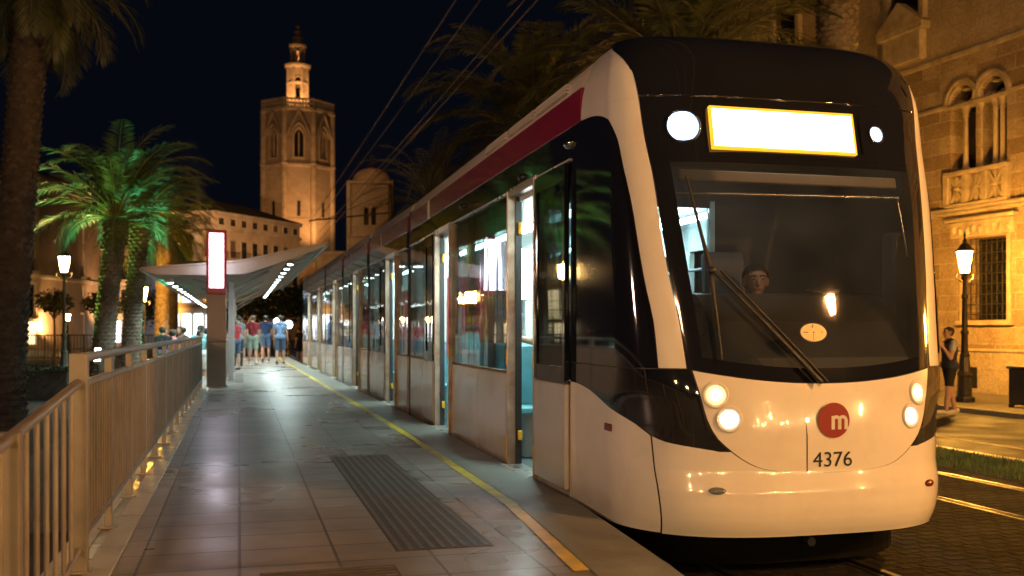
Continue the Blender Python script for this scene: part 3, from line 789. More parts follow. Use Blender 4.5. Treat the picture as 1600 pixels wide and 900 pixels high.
# destination sign (lit, blank)
sp_, sn_ = on_surf(-.08, 2.93)
ang = math.atan2(.135, .4)
ds = empty("destination_sign", (0, 0, 0)); ds.parent = TR
rot = Matrix.Rotation(-.20, 3, 'X')
sc_ = Vector((-.085, .410, 2.935))
b = MB()
for cx, cz_, w, h in ((0, .139, 1.074, .020), (0, -.139, 1.074, .020), (-.528, 0, .018, .258), (.528, 0, .018, .258)):
    b.box(sc_ + rot @ Vector((cx, 0, cz_)), (w, .03, h), 0, rot, .004)
b.build("sign_border", "sign_amber", ds)
b = MB(); b.box(sc_ + rot @ Vector((0, .004, 0)), (1.038, .03, .258), 0, rot); b.build("sign_panel", "sign_face", ds)
b = MB(); b.box(sc_ + rot @ Vector((.60, .012, 0)), (.02, .02, .27), 0, rot, .004); b.build("sign_bracket", "gloss_black", ds)
# logo, number
b = MB(); n_ = 48; b.lathe([(.112, 0), (.112, .002)], (0, 0, 0), n_, 0, False)
pc, nc = on_surf(.03, 1.03)
q = Vector((0, -1, .09)).normalized().to_track_quat('Z', 'Y').to_matrix()
logo = MB(); logo.add([Vector((.03, -.008, 1.03)) + Matrix.Rotation(R(90), 3, 'X') @ Vector(v) for v in b.v], b.f, 0); lg = logo.build("logo_disc", "logo_red", TR)
def text_obj(body, size, loc, tilt, m, parent, name, bold=0.0, sxx=1.0):
    cu = D.curves.new(name, 'FONT'); cu.body = body; cu.size = size; cu.align_x = 'CENTER'; cu.extrude = .0008; cu.offset = bold
    t = D.objects.new(name, cu); COL.objects.link(t)
    dg = bpy.context.evaluated_depsgraph_get(); me = D.meshes.new_from_object(t.evaluated_get(dg))
    D.objects.remove(t); me.materials.clear(); me.materials.append(M[m])
    o = D.objects.new(name, me); COL.objects.link(o); o.parent = parent
    o.location = loc; o.rotation_euler = (R(90) - tilt, 0, 0); o.scale = (sxx, 1, 1)
    return o
mb = MB(); sw_ = .023; hh_ = .088; ox, oz = .012, .972
for xx in (0, .046, .092): mb.bb(ox + xx, ox + xx + sw_, -.0125, -.0105, oz, oz + hh_ - (.002 if xx == 0 else .028), 0)
for xx in (0, .046):
    c0x, c0z, ro_, ri_ = ox + xx + .0335, oz + hh_ - .0335 + .002, .0335, .0125
    for q_ in range(10):
        t0, t1 = PI * q_ / 10, PI * (q_ + 1) / 10
        mb.prism([(c0x + ro_ * math.cos(t0), c0z + ro_ * math.sin(t0)), (c0x + ro_ * math.cos(t1), c0z + ro_ * math.sin(t1)), (c0x + ri_ * math.cos(t1), c0z + ri_ * math.sin(t1)), (c0x + ri_ * math.cos(t0), c0z + ri_ * math.sin(t0))], 'y', -.0128, -.0104, 0)
mb.build("logo_letter", "tram_white", lg)
text_obj("4376", .135, (.025, -.006, .738), 0.0, "ink_black", TR, "fleet_number", 0.0, 1.05)
# centre seam and bumper hook
b = MB(); b.tube([(-.175, .0 + .065, 1.27), (-.165, .02, 1.13), (-.155, -.0045, .93), (-.155, -.0045, .71)], .0035, 5); b.build("panel_seam", "cab_grey", TR)
# wiper
def sfp(a, z, off=-.03):
    p, n = on_surf(a, z, 0); return Vector((p.x, p.y + off, p.z))
wp = empty("wiper", (0, 0, 0)); wp.parent = TR
def spath(a0, z0, a1, z1, off, n=10): return [sfp(a0 + (a1 - a0) * i / n, z0 + (z1 - z0) * i / n, off) for i in range(n + 1)]
b = MB(); b.tube(spath(-.06, 1.27, -.715, 1.98, -.055), [.016] * 6 + [.011] * 5, 6); b.tube(spath(-.01, 1.27, -.66, 1.98, -.05), .009, 6); b.build("wiper_arm", "satin_black", wp)
b = MB(); b.tube(spath(-.82, 2.60, -.715, 1.98, -.035), [.006 + .010 * i / 10 for i in range(11)], 6); b.tube(spath(-.715, 1.98, -.69, 1.42, -.03), [.015 - .008 * i / 10 for i in range(11)], 6); b.build("wiper_blade", "rubber", wp)
b = MB(); b.ball(sfp(-.715, 1.98, -.055), .032, 8, 0, (1, .7, .8)); b.build("wiper_hub", "satin_black", wp)
# under bumper skirt
b = MB(); pl_ = []
for k in np.linspace(-1.9, 1.9, 41):
    a, s = surf(np.array([k]), np.array([.36])); pl_.append((a[0] * .90, s[0] + .34))
b.prism(pl_, 'z', .06, .34, 0); b.build("front_skirt", "under_black", TR)
b = MB(); b.tube([(0.05, .28, .2), (.05, .36, .2)], .03, 10); b.build("coupler_cover", "rubber", TR)

# cab interior
b = MB()
b.prism([(.21, 1.30), (.24, 1.42), (.40, 1.66), (.62, 1.84), (.78, 1.86), (.95, 1.78), (1.0, 1.2), (.3, 1.2)], 'x', -.62, .80, 0)
b.prism([(.32, 1.30), (.38, 1.45), (.7, 1.62), (.9, 1.62), (.9, 1.2)], 'x', -.86, -.621, 0)
b.box((-.72, .52, 1.66), (.16, .2, .24), 1, None, .03); b.box((.30, .53, 1.70), (.5, .02, .13), 1, Matrix.Rotation(R(-50), 3, 'X'), .005)
b.build("dashboard", ["cab_dash", "cab_dark"], TR)
b = MB(); b.box((.36, .66, 1.875), (.22, .1, .03), 0, None, .01); b.build("console_switch", "ink_black", TR)
b = MB()
b.bb(-.06, 1.12, 1.50, 1.54, .9, 2.9, 0); b.bb(-1.12, -.80, 1.50, 1.54, .9, 2.9, 0); b.bb(-.80, -.06, 1.50, 1.54, 2.55, 2.9, 0); b.bb(-.80, -.06, 1.50, 1.54, .9, 1.35, 0)
b.bb(-.1, -.06, 1.49, 1.55, 1.3, 2.6, 1)
b.build("cab_partition", ["cab_dark", "saloon_teal"], TR)
b = MB(); b.bb(-.80, -.10, 1.515, 1.525, 1.35, 2.55, 0); b.build("partition_glass", "clear_glass", TR)
b = MB(); b.bb(-.95, .95, .5, 1.49, .80, .86, 0); b.build("cab_floor", "cab_dark", TR)
b = MB(); b.bb(-1.08, 1.08, .85, 1.58, 2.86, 2.9, 0); b.build("cab_ceiling", "cab_dark", TR)
b = MB(); b.bb(.86, 1.0, .55, .70, 1.4, 2.3, 0, .02); b.bb(.98, 1.12, .62, 1.5, 1.3, 2.86, 1); b.bb(-1.14, -1.10, .75, 1.5, 1.3, 1.6, 1); b.build("cab_lining", ["cab_grey", "cab_dark"], TR)
b = MB(); b.box((-.03, .42, 2.615), (1.62, .03, .075), 0, Matrix.Rotation(-.2, 3, 'X'), .01); b.build("sun_blind", "blind_cream", TR)
b = MB(); b.tube([(-.86, .44, 2.50), (.82, .44, 2.52)], .012, 8); b.tube([(.80, .42, 2.5), (.84, .35, 2.05)], .006, 6); b.build("blind_rod", "alu", TR)
b = MB(); b.box((.13, 1.36, 1.45), (.50, .12, .72), 0, Matrix.Rotation(R(-8), 3, 'X'), .04); b.box((.13, 1.15, 1.12), (.5, .48, .12), 0, None, .04); b.box((-.02, 1.42, 2.02), (.34, .1, .36), 0, Matrix.Rotation(R(-6), 3, 'X'), .045); b.bb(.03, .23, 1.0, 1.3, .86, 1.08, 0)
b.build("driver_seat", "cab_grey", TR)
# round sticker on the windscreen
stp, stn = on_surf(-.045, 1.585, 0)
sq = stn.to_track_quat('Z', 'Y').to_matrix()
def sticker(name, polys, m, off, parent):
    bb_ = MB()
    for pts in polys:
        w3 = [stp + sq @ Vector((x, y, off)) for x, y in pts]; w4 = [stp + sq @ Vector((x, y, off + .0012)) for x, y in pts]
        n = len(pts); bb_.add(w3 + w4, [list(range(n))[::-1], [n + i for i in range(n)]] + [(i, (i + 1) % n, n + (i + 1) % n, n + i) for i in range(n)])
    return bb_.build(name, m, parent)
def ell(rx, ry, n=40): return [(rx * math.cos(2 * PI * i / n), ry * math.sin(2 * PI * i / n)) for i in range(n)]
def rct(x, y, w, h): return [(x - w / 2, y - h / 2), (x + w / 2, y - h / 2), (x + w / 2, y + h / 2), (x - w / 2, y + h / 2)]
st0 = sticker("round_sticker", [ell(.097, .062)], "ink_black", .002, TR)
sticker("sticker_face", [ell(.092, .057)], "sticker_cream", .0035, st0)
sticker("sticker_marks", [rct(-.002, .043, .006, .024), rct(-.008, .036, .012, .005), rct(-.055, .001, .034, .005), rct(.060, .002, .010, .005), ell(.006, .005, 12), rct(-.004, -.036, .003, .034), rct(-.004, -.016, .006, .005)], "ink_black", .005, st0)

# ------------------------------------------------------------------ carriages
def opposite(segs, lo, hi):
    out = []; c = lo
    for a, b2 in sorted(segs):
        if a > c: out.append((c, a))
        c = b2
    if c < hi: out.append((c, hi))
    return out
def leaf(c, y0, y1, sg=-1):
    x = sg * 1.226; b = MB()
    b.bb(x - .02, x + .02, y0, y1, .385, 1.19, 0, .01)
    fr = .075
    b.bb(x - .02, x + .02, y0, y0 + fr, 1.195, 2.87, 1, .008); b.bb(x - .02, x + .02, y1 - fr, y1, 1.195, 2.87, 1, .008)
    b.bb(x - .019, x + .019, y0 + fr, y1 - fr, 2.74, 2.87, 1); b.bb(x - .019, x + .019, y0 + fr, y1 - fr, 1.195, 1.32, 1)
    b.bb(x - .006, x + .006, y0 + fr, y1 - fr, 1.32, 2.74, 2)
    return b.build("door_leaf", ["tram_panel", "gloss_black", "window_glass"], c)
def carriage(pivot_y, rz, L0, L1, opens, strips=None, seats=True, front=False, leaves=()):
    c = MB()
    for sg in (-1, 1):
        op = opens if sg < 0 else []
        for a, b2 in opposite(op, L0, L1):
            n = max(1, round((b2 - a) / 1.45)); w = (b2 - a) / n
            for i in range(n):
                y0, y1 = a + w * i + .006, a + w * (i + 1) - .006
                c.bb(sg * 1.135, sg * 1.2, y0, y1, .15, 1.19, 0, .008)
            c.bb(sg * 1.13, sg * 1.19, a, b2, 1.190, 1.215, 1)
            c.bb(sg * 1.10, sg * 1.13, a, b2, .36, 1.2, 6); c.bb(sg * 1.06, sg * 1.10, a, b2, 2.45 if sg > 0 else 2.62, 2.8, 6)
            nw = max(1, round((b2 - a) / 1.05)); ww = (b2 - a) / nw
            for i in range(nw + 1):
                y = a + ww * i; hw = .03
                y0, y1 = max(a, y - hw), min(b2, y + hw)
                c.bb(sg * 1.12, sg * 1.178, y0, y1, 1.216, 2.88, 1)
                if sg > 0: c.bb(1.06, 1.118, max(a, y - .2), min(b2, y + .2), 1.2, 2.8, 6)
        c.bb(sg * 1.10, sg * 1.2, L0, L1, 2.885, 3.137, 2, .006)
        c.tube([(sg * 1.203, L0, 2.895), (sg * 1.203, L1, 2.895)], .011, 6, 4)
        c.prism([(sg * 1.185, 3.392), (sg * 1.165, 3.43), (sg * 1.125, 3.52), (sg * 1.06, 3.60), (sg * .93, 3.645), (sg * .9, 3.392)], 'y', 1.37 if front else L0, L1, 3)
        if front:
            for j, zc in enumerate((3.435, 3.475, 3.515)):
                for q_ in range(3):
                    y0 = L0 + .12 + q_ * .95 + j * .05
                    c.bb(sg * (1.205 - j * .022), sg * 1.10, y0, y0 + .86, zc - .009, zc + .009, 3)
    c.bb(-1.1, 1.1, L0, L1, .28, .345, 5); c.bb(-1.06, 1.06, L0, L1, .05, .27, 1)
    c.bb(-1.12, 1.12, L0, L1, 2.80, 2.86, 6); c.bb(-.95, .95, L0, L1, 3.50, 3.61, 3)
    c.bb(-.75, .75, L0 + .6, L1 - .6, 3.61, 3.70, 1, .03)
    for ye in ((L1,) if front else (L0, L1)):
        t = -.05 if ye == L1 else .05
        for sg in (-1, 1): c.bb(sg * .62, sg * 1.12, min(ye, ye + t), max(ye, ye + t), .35, 2.8, 6)
        c.bb(-.62, .62, min(ye, ye + t), max(ye, ye + t), 2.35, 2.8, 6)
    co = c.build("carriage", ["tram_panel", "rubber", "gloss_black", "cornice_cream", "alu", "saloon_floor", "saloon_white"], TR, (0, pivot_y, 0), rz)
    # maroon band in lengths
    for sg in (-1, 1):
        b = MB(); segs = [(1.372, min(L1, 7.9)), (8.05, L1)] if front else [(L0, L0 + .12 + (L1 - L0) * .6), (L0 + .24 + (L1 - L0) * .6, L1)]
        for k, (a, b2) in enumerate(segs): 
            if b2 > a: b.bb(sg * 1.1, sg * 1.196, a, b2, 3.14, 3.388, 0, .004)
        for a, b2 in (((7.905, 8.045),) if front else ((L0 + .125 + (L1 - L0) * .6, L0 + .235 + (L1 - L0) * .6),)):
            b.bb(sg * 1.1, sg * 1.2, a, b2, 3.14, 3.388, 1, .004)
        b.build("roof_band", ["maroon", "cornice_cream"], co)
        op = opens if sg < 0 else []
        for a, b2 in opposite(op, L0, L1):
            nw = max(1, round((b2 - a) / 1.05)); ww = (b2 - a) / nw
            for i in range(nw):
                b = MB(); b.bb(sg * 1.181, sg * 1.193, a + ww * i + .006, a + ww * (i + 1) - .006, 1.22, 2.878, 0); b.build("window", "window_glass", co)
    for y0, y1 in opens:
        f = MB()
        for y in (y0, y1):
            d = .045 if y == y0 else -.045
            f.bb(-1.235, -1.10, min(y, y + d), max(y, y + d), .30, 2.90, 0, .008)
            f.bb(-1.238, -1.233, min(y, y + d * .7), max(y, y + d * .7), .38, .62, 1); f.bb(-1.238, -1.233, min(y, y + d * .7), max(y, y + d * .7), 1.28, 1.42, 1)
            f.bb(-1.16, -1.10, min(y + d, y + d * 1.3), max(y + d, y + d * 1.3), .34, 2.86, 2)
        f.bb(-1.225, -1.10, y0 - .02, y1 + .02, 2.84, 2.915, 3, .006)
        f.bb(-1.30, -1.08, y0 + .03, y1 - .03, .30, .352, 3, .006); f.bb(-1.27, -1.1, y0 + .06, y1 - .06, .10, .29, 4)
        f.box((-1.12, y1 - .07, 2.55), (.04, .04, .12), 1, None, .008); f.box((-1.12, y1 - .07, .62), (.04, .04, .09), 1, None, .008)
        f.build("door_frame", ["alu_warm_reflection", "yellow_paint", "satin_black", "alu", "rubber"], co)
    for a, b2 in leaves: leaf(co, a, b2)
    for x in (-.66, .66):
        b = MB(); b.bb(x - .06, x + .06, L0 + .3, L1 - .2, 2.68, 2.71, 0, .005); b.build("light_strip", "saloon_strip", co)
    if seats:
        b0 = MB(); b0.box((0, 0, .82), (.84, .42, .07), 0, None, .025); b0.box((0, .22, 1.12), (.84, .07, .66), 0, Matrix.Rotation(R(-6), 3, 'X'), .025); b0.bb(-.3, .3, -.1, .1, .36, .79, 1)
        s0 = None
        yy = L0 + .7 if not front else 3.9
        while yy < L1 - .5:
            for x in (-.66, .66):
                if x < 0 and any(a - .35 < yy < b2 + .25 for a, b2 in opens): continue
                if s0 is None: s0 = b0.build("seat", ["seat_cyan", "alu"], co, (x, yy, 0))
                else:
                    n = s0.copy(); COL.objects.link(n); n.parent = co; n.location = (x, yy, 0)
            yy += .86
        for y0, y1 in opens:
            for y, x in ((y0 + .03, -.78), (y1 - .03, -.78), ((y0 + y1) / 2, 0.1)):
                b = MB(); b.tube([(x, y, .345), (x, y, 2.8)], .018, 8); b.build("grab_pole", "yellow_paint" if x < 0 else "alu", co)
        b = MB(); b.tube([(-.38, L0 + .3, 2.15), (-.38, L1 - .2, 2.15)], .015, 6); b.tube([(.38, L0 + .3, 2.15), (.38, L1 - .2, 2.15)], .015, 6); b.build("handrail", "alu", co)
    return co
FC = carriage(0, 0, 1.605, 9.6, [(2.5, 3.45), (6.3, 7.35)], front=True, leaves=[(1.606, 2.46), (7.40, 8.0)])
b = MB(); b.bb(-1.05, -.45, 7.38, 7.42, 1.25, 2.3, 0); b.bb(-1.05, -.45, 7.38, 7.42, .36, 1.24, 1); b.build("door_screen", ["panel_red", "seat_cyan"], FC)
b = MB(); b.box((-.45, 5.4, 2.24), (.44, .05, .60), 0, None, .01); sc0 = b.build("information_screen", "satin_black", FC)
b = MB(); b.box((-.45, 5.372, 2.24), (.42, .006, .58), 0); b.bb(-.66, -.24, 5.427, 5.433, 1.95, 2.53, 0); b.build("screen_face", "info_screen", sc0)
# little camera pods on the black header band
for y, z in ((1.62, 3.02), (2.98, 2.96), (5.6, 3.02)):
    b = MB(); b.ball((-1.2, y, z), .05, 8, 0, (.9, 1.6, .8)); b.build("camera_pod", "chrome" if y < 2 else "satin_black", TR)
PIV = 9.75; KINK = .0218
def along(d):
    return (-.0 + math.sin(-KINK) * -d * 0, PIV + d)
RMOD = [(.2, 4.55, [(1.2, 2.3)], [(2.33, 2.95)]), (4.95, 9.3, [(6.1, 7.2)], [(7.23, 7.85)]), (9.7, 14.05, [(10.7, 11.8)], [(11.83, 12.45)]), (14.45, 23.6, [(15.6, 16.6), (19.5, 20.6)], [(16.63, 17.25), (20.63, 21.25)])]
RC = []
for L0, L1, op, lv in RMOD:
    c = carriage(PIV, KINK, L0, L1, op, leaves=lv); RC.append(c)
    b = MB(); b.bb(-1.0, -.5, op[0][1] + .03, op[0][1] + .06, 1.25, 2.3, 0); b.bb(-1.0, -.5, op[0][1] + .03, op[0][1] + .06, .36, 1.24, 1); b.build("door_screen", ["panel_red", "seat_cyan"], c)
b = MB(); b.bb(-1.15, 1.15, 23.6, 23.7, .3, 3.6, 0, .03); b.bb(-1.0, 1.0, 23.7, 23.76, .4, 3.3, 0, .03); b.build("rear_end", "tram_white", RC[-1])
for d in (-.15, 4.55, 9.3, 14.05):
    b = MB()
    e0, e1 = d, d + (.35 if d < 0 else .4)
    for i in range(5):
        y = e0 + (e1 - e0) * (i + .5) / 5; hw = (e1 - e0) / 10 - .008
        for sg in (-1, 1): b.bb(sg * 1.05, sg * 1.17, y - hw, y + hw, .2, 3.45, 0, .01)
        b.bb(-1.1, 1.1, y - hw, y + hw, 3.3, 3.5, 0); b.bb(-1.1, 1.1, y - hw, y + hw, .2, .34, 0)
    for sg in (-1, 1): b.bb(sg * 1.04, sg * 1.06, e0, e1, .3, 3.4, 0)
    b.build("gangway_bellows", "rubber", TR, (0, PIV, 0), KINK)

# ================================================================== walls with openings
def arch_pts(cx, w, zs, n=10, pointed=False):
    r = w / 2
    if pointed:
        L_ = [(cx - r + (w) * (1 - math.cos(a)), zs + w * math.sin(a)) for a in [PI / 3 * i / n for i in range(n + 1)]]
        return L_ + [(2 * cx - x, z) for x, z in L_[::-1][1:]]
    return [(cx - r * math.cos(PI * i / (2 * n)), zs + r * math.sin(PI * i / (2 * n))) for i in range(2 * n + 1)]
def wall_open(b, x0, x1, z0, z1, cx, w, zb, zs, y0, y1, mi=0, arched=False, pointed=False):
    """wall between x0..x1, z0..z1, thickness y0..y1 with one opening"""
    l, r = cx - w / 2, cx + w / 2
    b.bb(x0, l, y0, y1, z0, z1, mi); b.bb(r, x1, y0, y1, z0, z1, mi)
    if zb > z0: b.bb(l, r, y0, y1, z0, zb, mi)
    if arched or pointed:
        ap = arch_pts(cx, w, zs, 8, pointed)
        for i in range(len(ap) - 1):
            (xa, za), (xb, zb2) = ap[i], ap[i + 1]
            b.prism([(xa, za), (xb, zb2), (xb, z1), (xa, z1)], 'y', y0, y1, mi)
    elif z1 > zs: b.bb(l, r, y0, y1, zs, z1, mi)
def arch_band(b, cx, w, zs, th, y0, y1, mi=0, pointed=False, n=10):
    a = arch_pts(cx, w, zs, n, pointed); o = arch_pts(cx, w + 2 * th, zs, n, pointed)
    for i in range(len(a) - 1): b.prism([a[i], a[i + 1], o[i + 1], o[i]], 'y', y0, y1, mi)

# ================================================================== stone palace on the right
PAL = empty("palace", (18.15, 21.4, 0), R(90) + math.atan(.0725), "old stone palace with arched windows and iron grilles, lit orange by the street lamp", "palace")
b = MB()
BW = 5.6
bays = [-3, -2, -1, 0, 1, 2, 3]
b.bb(-20, 25, -9, -1.0, 0, 15, 0)
for k in bays:
    o = k * BW; x0, x1 = o - 2.9, o + 2.7
    wall_open(b, x0, x1, 1.08, 4.60, o - .3, 1.40, 1.86, 3.95, -.6, 0, 0)
    b.bb(x0, x1, -.6, .06, 0, 1.08, 1)
    # upper floor, two arches side by side
    wall_open(b, x0, o - .05, 4.80, 8.75, o - .54, .88, 5.70, 7.52, -.6, 0, 0, True)
    wall_open(b, o - .05, x1, 4.80, 8.75, o + .44, .88, 5.70, 7.52, -.6, 0, 0, True)
    b.bb(x0, x1, -.6, .004, 8.75, 15, 1)
walls = b.build("wall", ["palace_stone", "palace_smooth"], PAL)
b = MB()
b.bb(-20, 25, -.5, .10, 4.60, 4.70, 0, .02); b.bb(-20, 25, -.5, .16, 4.70, 4.80, 0, .02)
for k in bays:
    o = k * BW; 
    for xa, xb in ((o - 2.9, o - 1.0), (o + .9, o + 2.7)): b.bb(xa, xb, -.3, .07, 7.44, 7.54, 0, .015)
b.bb(-20, 25, -.5, .35, 14.6, 15.0, 0, .03); b.bb(-20, 25, -.5, .2, 14.3, 14.6, 0, .03); b.bb(-20, 25, -.5, .10, 1.05, 1.13, 0, .02)
b.bb(-20, 25, -.4, .06, 8.72, 8.86, 0, .02)
b.build("cornice", "palace_trim", PAL)
rg = random.Random(11)
for k in bays:
    o = k * BW
    b = MB(); b.bb(o - 1.0, o + .4, -.55, -.50, 1.86, 3.95, 0); w = b.build("window", "pane_dark", PAL)
    b = MB()
    for i in range(9): b.tube([(o - .98 + i * .17, -.04, 1.88), (o - .98 + i * .17, -.04, 3.93)], .012, 5)
    for i in range(8): b.tube([(o - 1.0, -.04, 2.0 + i * .26), (o + .4, -.04, 2.0 + i * .26)], .009, 5)
    for i in range(8):
        for j in range(7):
            if (i + j) % 2: 
                cx, cz = o - .9 + i * .17, 2.13 + j * .26
                b.tube([(cx + .06 * math.cos(a), -.04, cz + .09 * math.sin(a)) for a in [2 * PI * q / 8 for q in range(9)]], .006, 4, cap=False)
    b.build("grille", "iron", w)
    b = MB(); b.bb(o - 1.12, o - 1.0, -.3, .05, 1.78, 4.0, 0, .015); b.bb(o + .4, o + .52, -.3, .05, 1.78, 4.0, 0, .015); b.bb(o - 1.2, o + .6, -.3, .12, 1.72, 1.84, 0, .02)
    b.bb(o - 1.25, o + .8, -.3, .10, 3.99, 4.40, 0, .02); b.bb(o - 1.35, o + .9, -.3, .2, 4.40, 4.50, 0, .02)
    for i in range(9): b.ball((o - 1.1 + i * .22, .10, 4.17 + .04 * ((i * 7) % 3 - 1)), .09, 6, 0, (1, .5, 1.3))
    b.build("window_surround", "palace_trim", PAL)
    # vent hole in the plinth
    b = MB(); b.bb(o - .1, o + .3, .05, .065, .12, .66, 0); b.build("plinth_vent", "void_dark", PAL)
    # upper window
    b = MB(); b.bb(o - .98, o + .88, -.56, -.52, 5.7, 8.1, 0); w = b.build("window", "pane_dark", PAL)
    b = MB()
    for cx in (o - .54, o + .44):
        arch_band(b, cx, .88, 7.52, .09, -.12, .05, 0); arch_band(b, cx, 1.06, 7.52, .07, -.1, .09, 0)
        for s in (-1, 1): arch_band(b, cx + s * .22, .36, 7.40, .05, -.22, -.12, 0, False, 6)
        b.lathe([(.10, -.04), (.13, -.02), (.13, .02), (.10, .04)], (cx, -.17, 7.86), 8, 0)
    b.bb(o - 1.15, o + 1.05, -.3, .06, 7.40, 7.50, 0, .012)
    b.build("tracery", "palace_trim", w)
    for cx in (o - .76, o - .30 - .24 + .0, o - .05, o + .44):
        c = MB(); c.lathe([(.11, 0), (.11, .06), (.075, .10), (.065, .3), (.058, 1.35), (.075, 1.38), (.075, 1.41), (.065, 1.44), (.12, 1.6), (.13, 1.68)], (cx, -.10, 5.76), 14, 0); c.build("column", "palace_trim", w)
    b = MB(); b.bb(o - 1.1, o + 1.0, -.2, .16, 5.62, 5.74, 0, .02); b.bb(o - 1.1, o + 1.0, -.2, .14, 4.8, 4.9, 0, .02)
    for i in range(4): b.bb(o - 1.1 + i * .65, o - .92 + i * .65, -.2, .13, 4.9, 5.62, 0, .015)
    for i in range(3):
        cx = o - .685 + i * .65
        for s in (-1, 1):
            b.box((cx, .03, 5.26), (.05, .08, .78), 0, Matrix.Rotation(s * R(32), 3, 'Y'))
        b.box((cx, .03, 5.26), (.42, .08, .05), 0); b.box((cx, .03, 5.26), (.05, .08, .66), 0); b.lathe([(.1, -.04), (.1, .04)], (cx, .03, 5.26), 8)
    b.build("balustrade", "palace_trim", PAL)
    b = MB(); b.bb(o - 1.02, o + .92, -.18, -.14, 4.9, 5.62, 0); b.build("balustrade_shadow_gap", "void_dark", PAL).name = "balustrade_shade"  # dark sheet painted in as the shade behind the balustrade
    # top floor window and pediment
    b = MB(); b.bb(o + 2.0 - .1, o + 3.1, .0, .03, 10.2, 12.6, 0); w = b.build("window", "pane_dark", PAL)
    b = MB(); b.bb(o + 1.7, o + 1.9, -.2, .16, 10.1, 12.8, 0, .02); b.bb(o + 3.1, o + 3.3, -.2, .16, 10.1, 12.8, 0, .02); b.bb(o + 1.6, o + 3.4, -.2, .26, 12.8, 13.05, 0, .02)
    b.prism([(o + 1.6, 10.0), (o + 3.4, 10.0), (o + 2.5, 10.7)], 'y', 0.03, .34, 0); b.bb(o + 1.75, o + 3.25, -.2, .22, 9.0, 10.0, 0, .03); b.bb(o + 1.6, o + 3.4, -.2, .30, 9.8, 9.998, 0, .02)
    b.build("window_surround", "palace_trim", PAL)

# ================================================================== octagonal bell tower
view = math.atan2(-224.7, -12.4)
TW = empty("bell_tower", (12.4, 224.7, 0), view + PI / 2 + R(2), "tall octagonal stone bell tower with stepped lantern top, floodlit at night", "bell tower")
AP = 7.35; SIDE = 2 * AP * math.tan(PI / 8); RO = AP / math.cos(PI / 8)
def octo(b, prof, mi=0, cap=True): b.lathe([(r / math.cos(PI / 8), z) for r, z in prof], (0, 0, 0), 8, mi, False, PI / 8, 1, 1, cap)
b = MB(); octo(b, [(AP, 0), (AP, 38.6)], 0)
for zc in (14, 26.5): octo(b, [(AP, zc - .01), (AP + .12, zc), (AP + .12, zc + .25), (AP, zc + .35)], 1)
octo(b, [(AP, 38.2), (AP + .25, 38.4), (AP + .35, 38.9), (AP + .05, 39.1)], 1)
b.build("shaft", ["tower_stone", "tower_trim"], TW)
b = MB()
for k in range(8):
    a = k * PI / 4; rot = Matrix.Rotation(a, 3, 'Z'); t = MB()
    hs = SIDE / 2
    wall_open(t, -hs, hs, 39.0, 51.0, 0, 1.9, 40.4, 45.0, -AP, -AP + 1.0, 0, False, True)
    b.add([rot @ Vector(v) for v in t.v], t.f, 0)
octo(b, [(AP - 1.6, 39.1), (AP - 1.6, 50.9)], 1)
b.build("belfry", ["tower_stone_shaded", "void_dark"], TW)
b = MB()
for k in range(8):
    rot = Matrix.Rotation(k * PI / 4, 3, 'Z'); t = MB(); hs = SIDE / 2
    arch_band(t, 0, 1.9, 45.0, .32, -AP - .22, -AP, 0, True); arch_band(t, 0, 2.9, 45.2, .22, -AP - .5, -AP, 0, True)
    for s in (-1, 1):
        t.prism([(s * .0, 51.2), (s * 2.55, 45.3), (s * 2.55, 44.9), (s * .0, 50.4)], 'y', -AP - .6, -AP - .02, 0)
        t.bb(s * 1.15 - .16, s * 1.15 + .16, -AP - .2, -AP, 40.2, 45.0, 0)
        t.bb(s * 2.75 - .5, s * 2.75 + .5, -AP - .28, -AP, 45.0, 45.5, 0)
    t.bb(-1.3, 1.3, -AP - .3, -AP, 40.0, 40.4, 0)
    t.tube([(0, -AP + .2, 40.4), (0, -AP + .2, 46)], .13, 6)
    # corner buttress
    c = Vector((RO * math.sin(PI / 8), -RO * math.cos(PI / 8), 0))
    t.lathe([(.62, 0), (.62, 38.5), (.8, 39), (.62, 39.4), (.58, 50.6), (.75, 51)], (c.x, c.y, 0), 8, 0, False)
    b.add([rot @ Vector(v) for v in t.v], t.f, 0)
b.build("buttress_and_gable", "tower_trim", TW).name = "stone_tracery"
b = MB(); octo(b, [(AP, 50.7), (AP + .5, 51.1), (AP + .55, 51.6), (AP + .1, 51.7)], 0, False); octo(b, [(AP + .15, 53.2), (AP + .5, 53.3), (AP + .5, 53.55), (AP + .1, 53.6), (AP + .1, 53.2)], 0, False)
for k in range(8):
    rot = Matrix.Rotation(k * PI / 4, 3, 'Z'); t = MB(); hs = SIDE / 2
    for i in range(9): t.bb(-hs + i * hs / 4 - .14, -hs + i * hs / 4 + .14, -AP - .4, -AP - .1, 51.6, 53.3, 0)
    for i in range(8): t.box((-hs + (i + .5) * hs / 4, -AP - .25, 52.4), (.5, .15, .5), 0, Matrix.Rotation(R(45), 3, 'Y'))
    b.add([rot @ Vector(v) for v in t.v], t.f, 0)
b.build("balustrade", "tower_trim", TW)
b = MB(); octo(b, [(AP - .2, 51.2), (.5, 51.4)], 0); b.build("terrace", "tower_stone", TW)
b = MB()
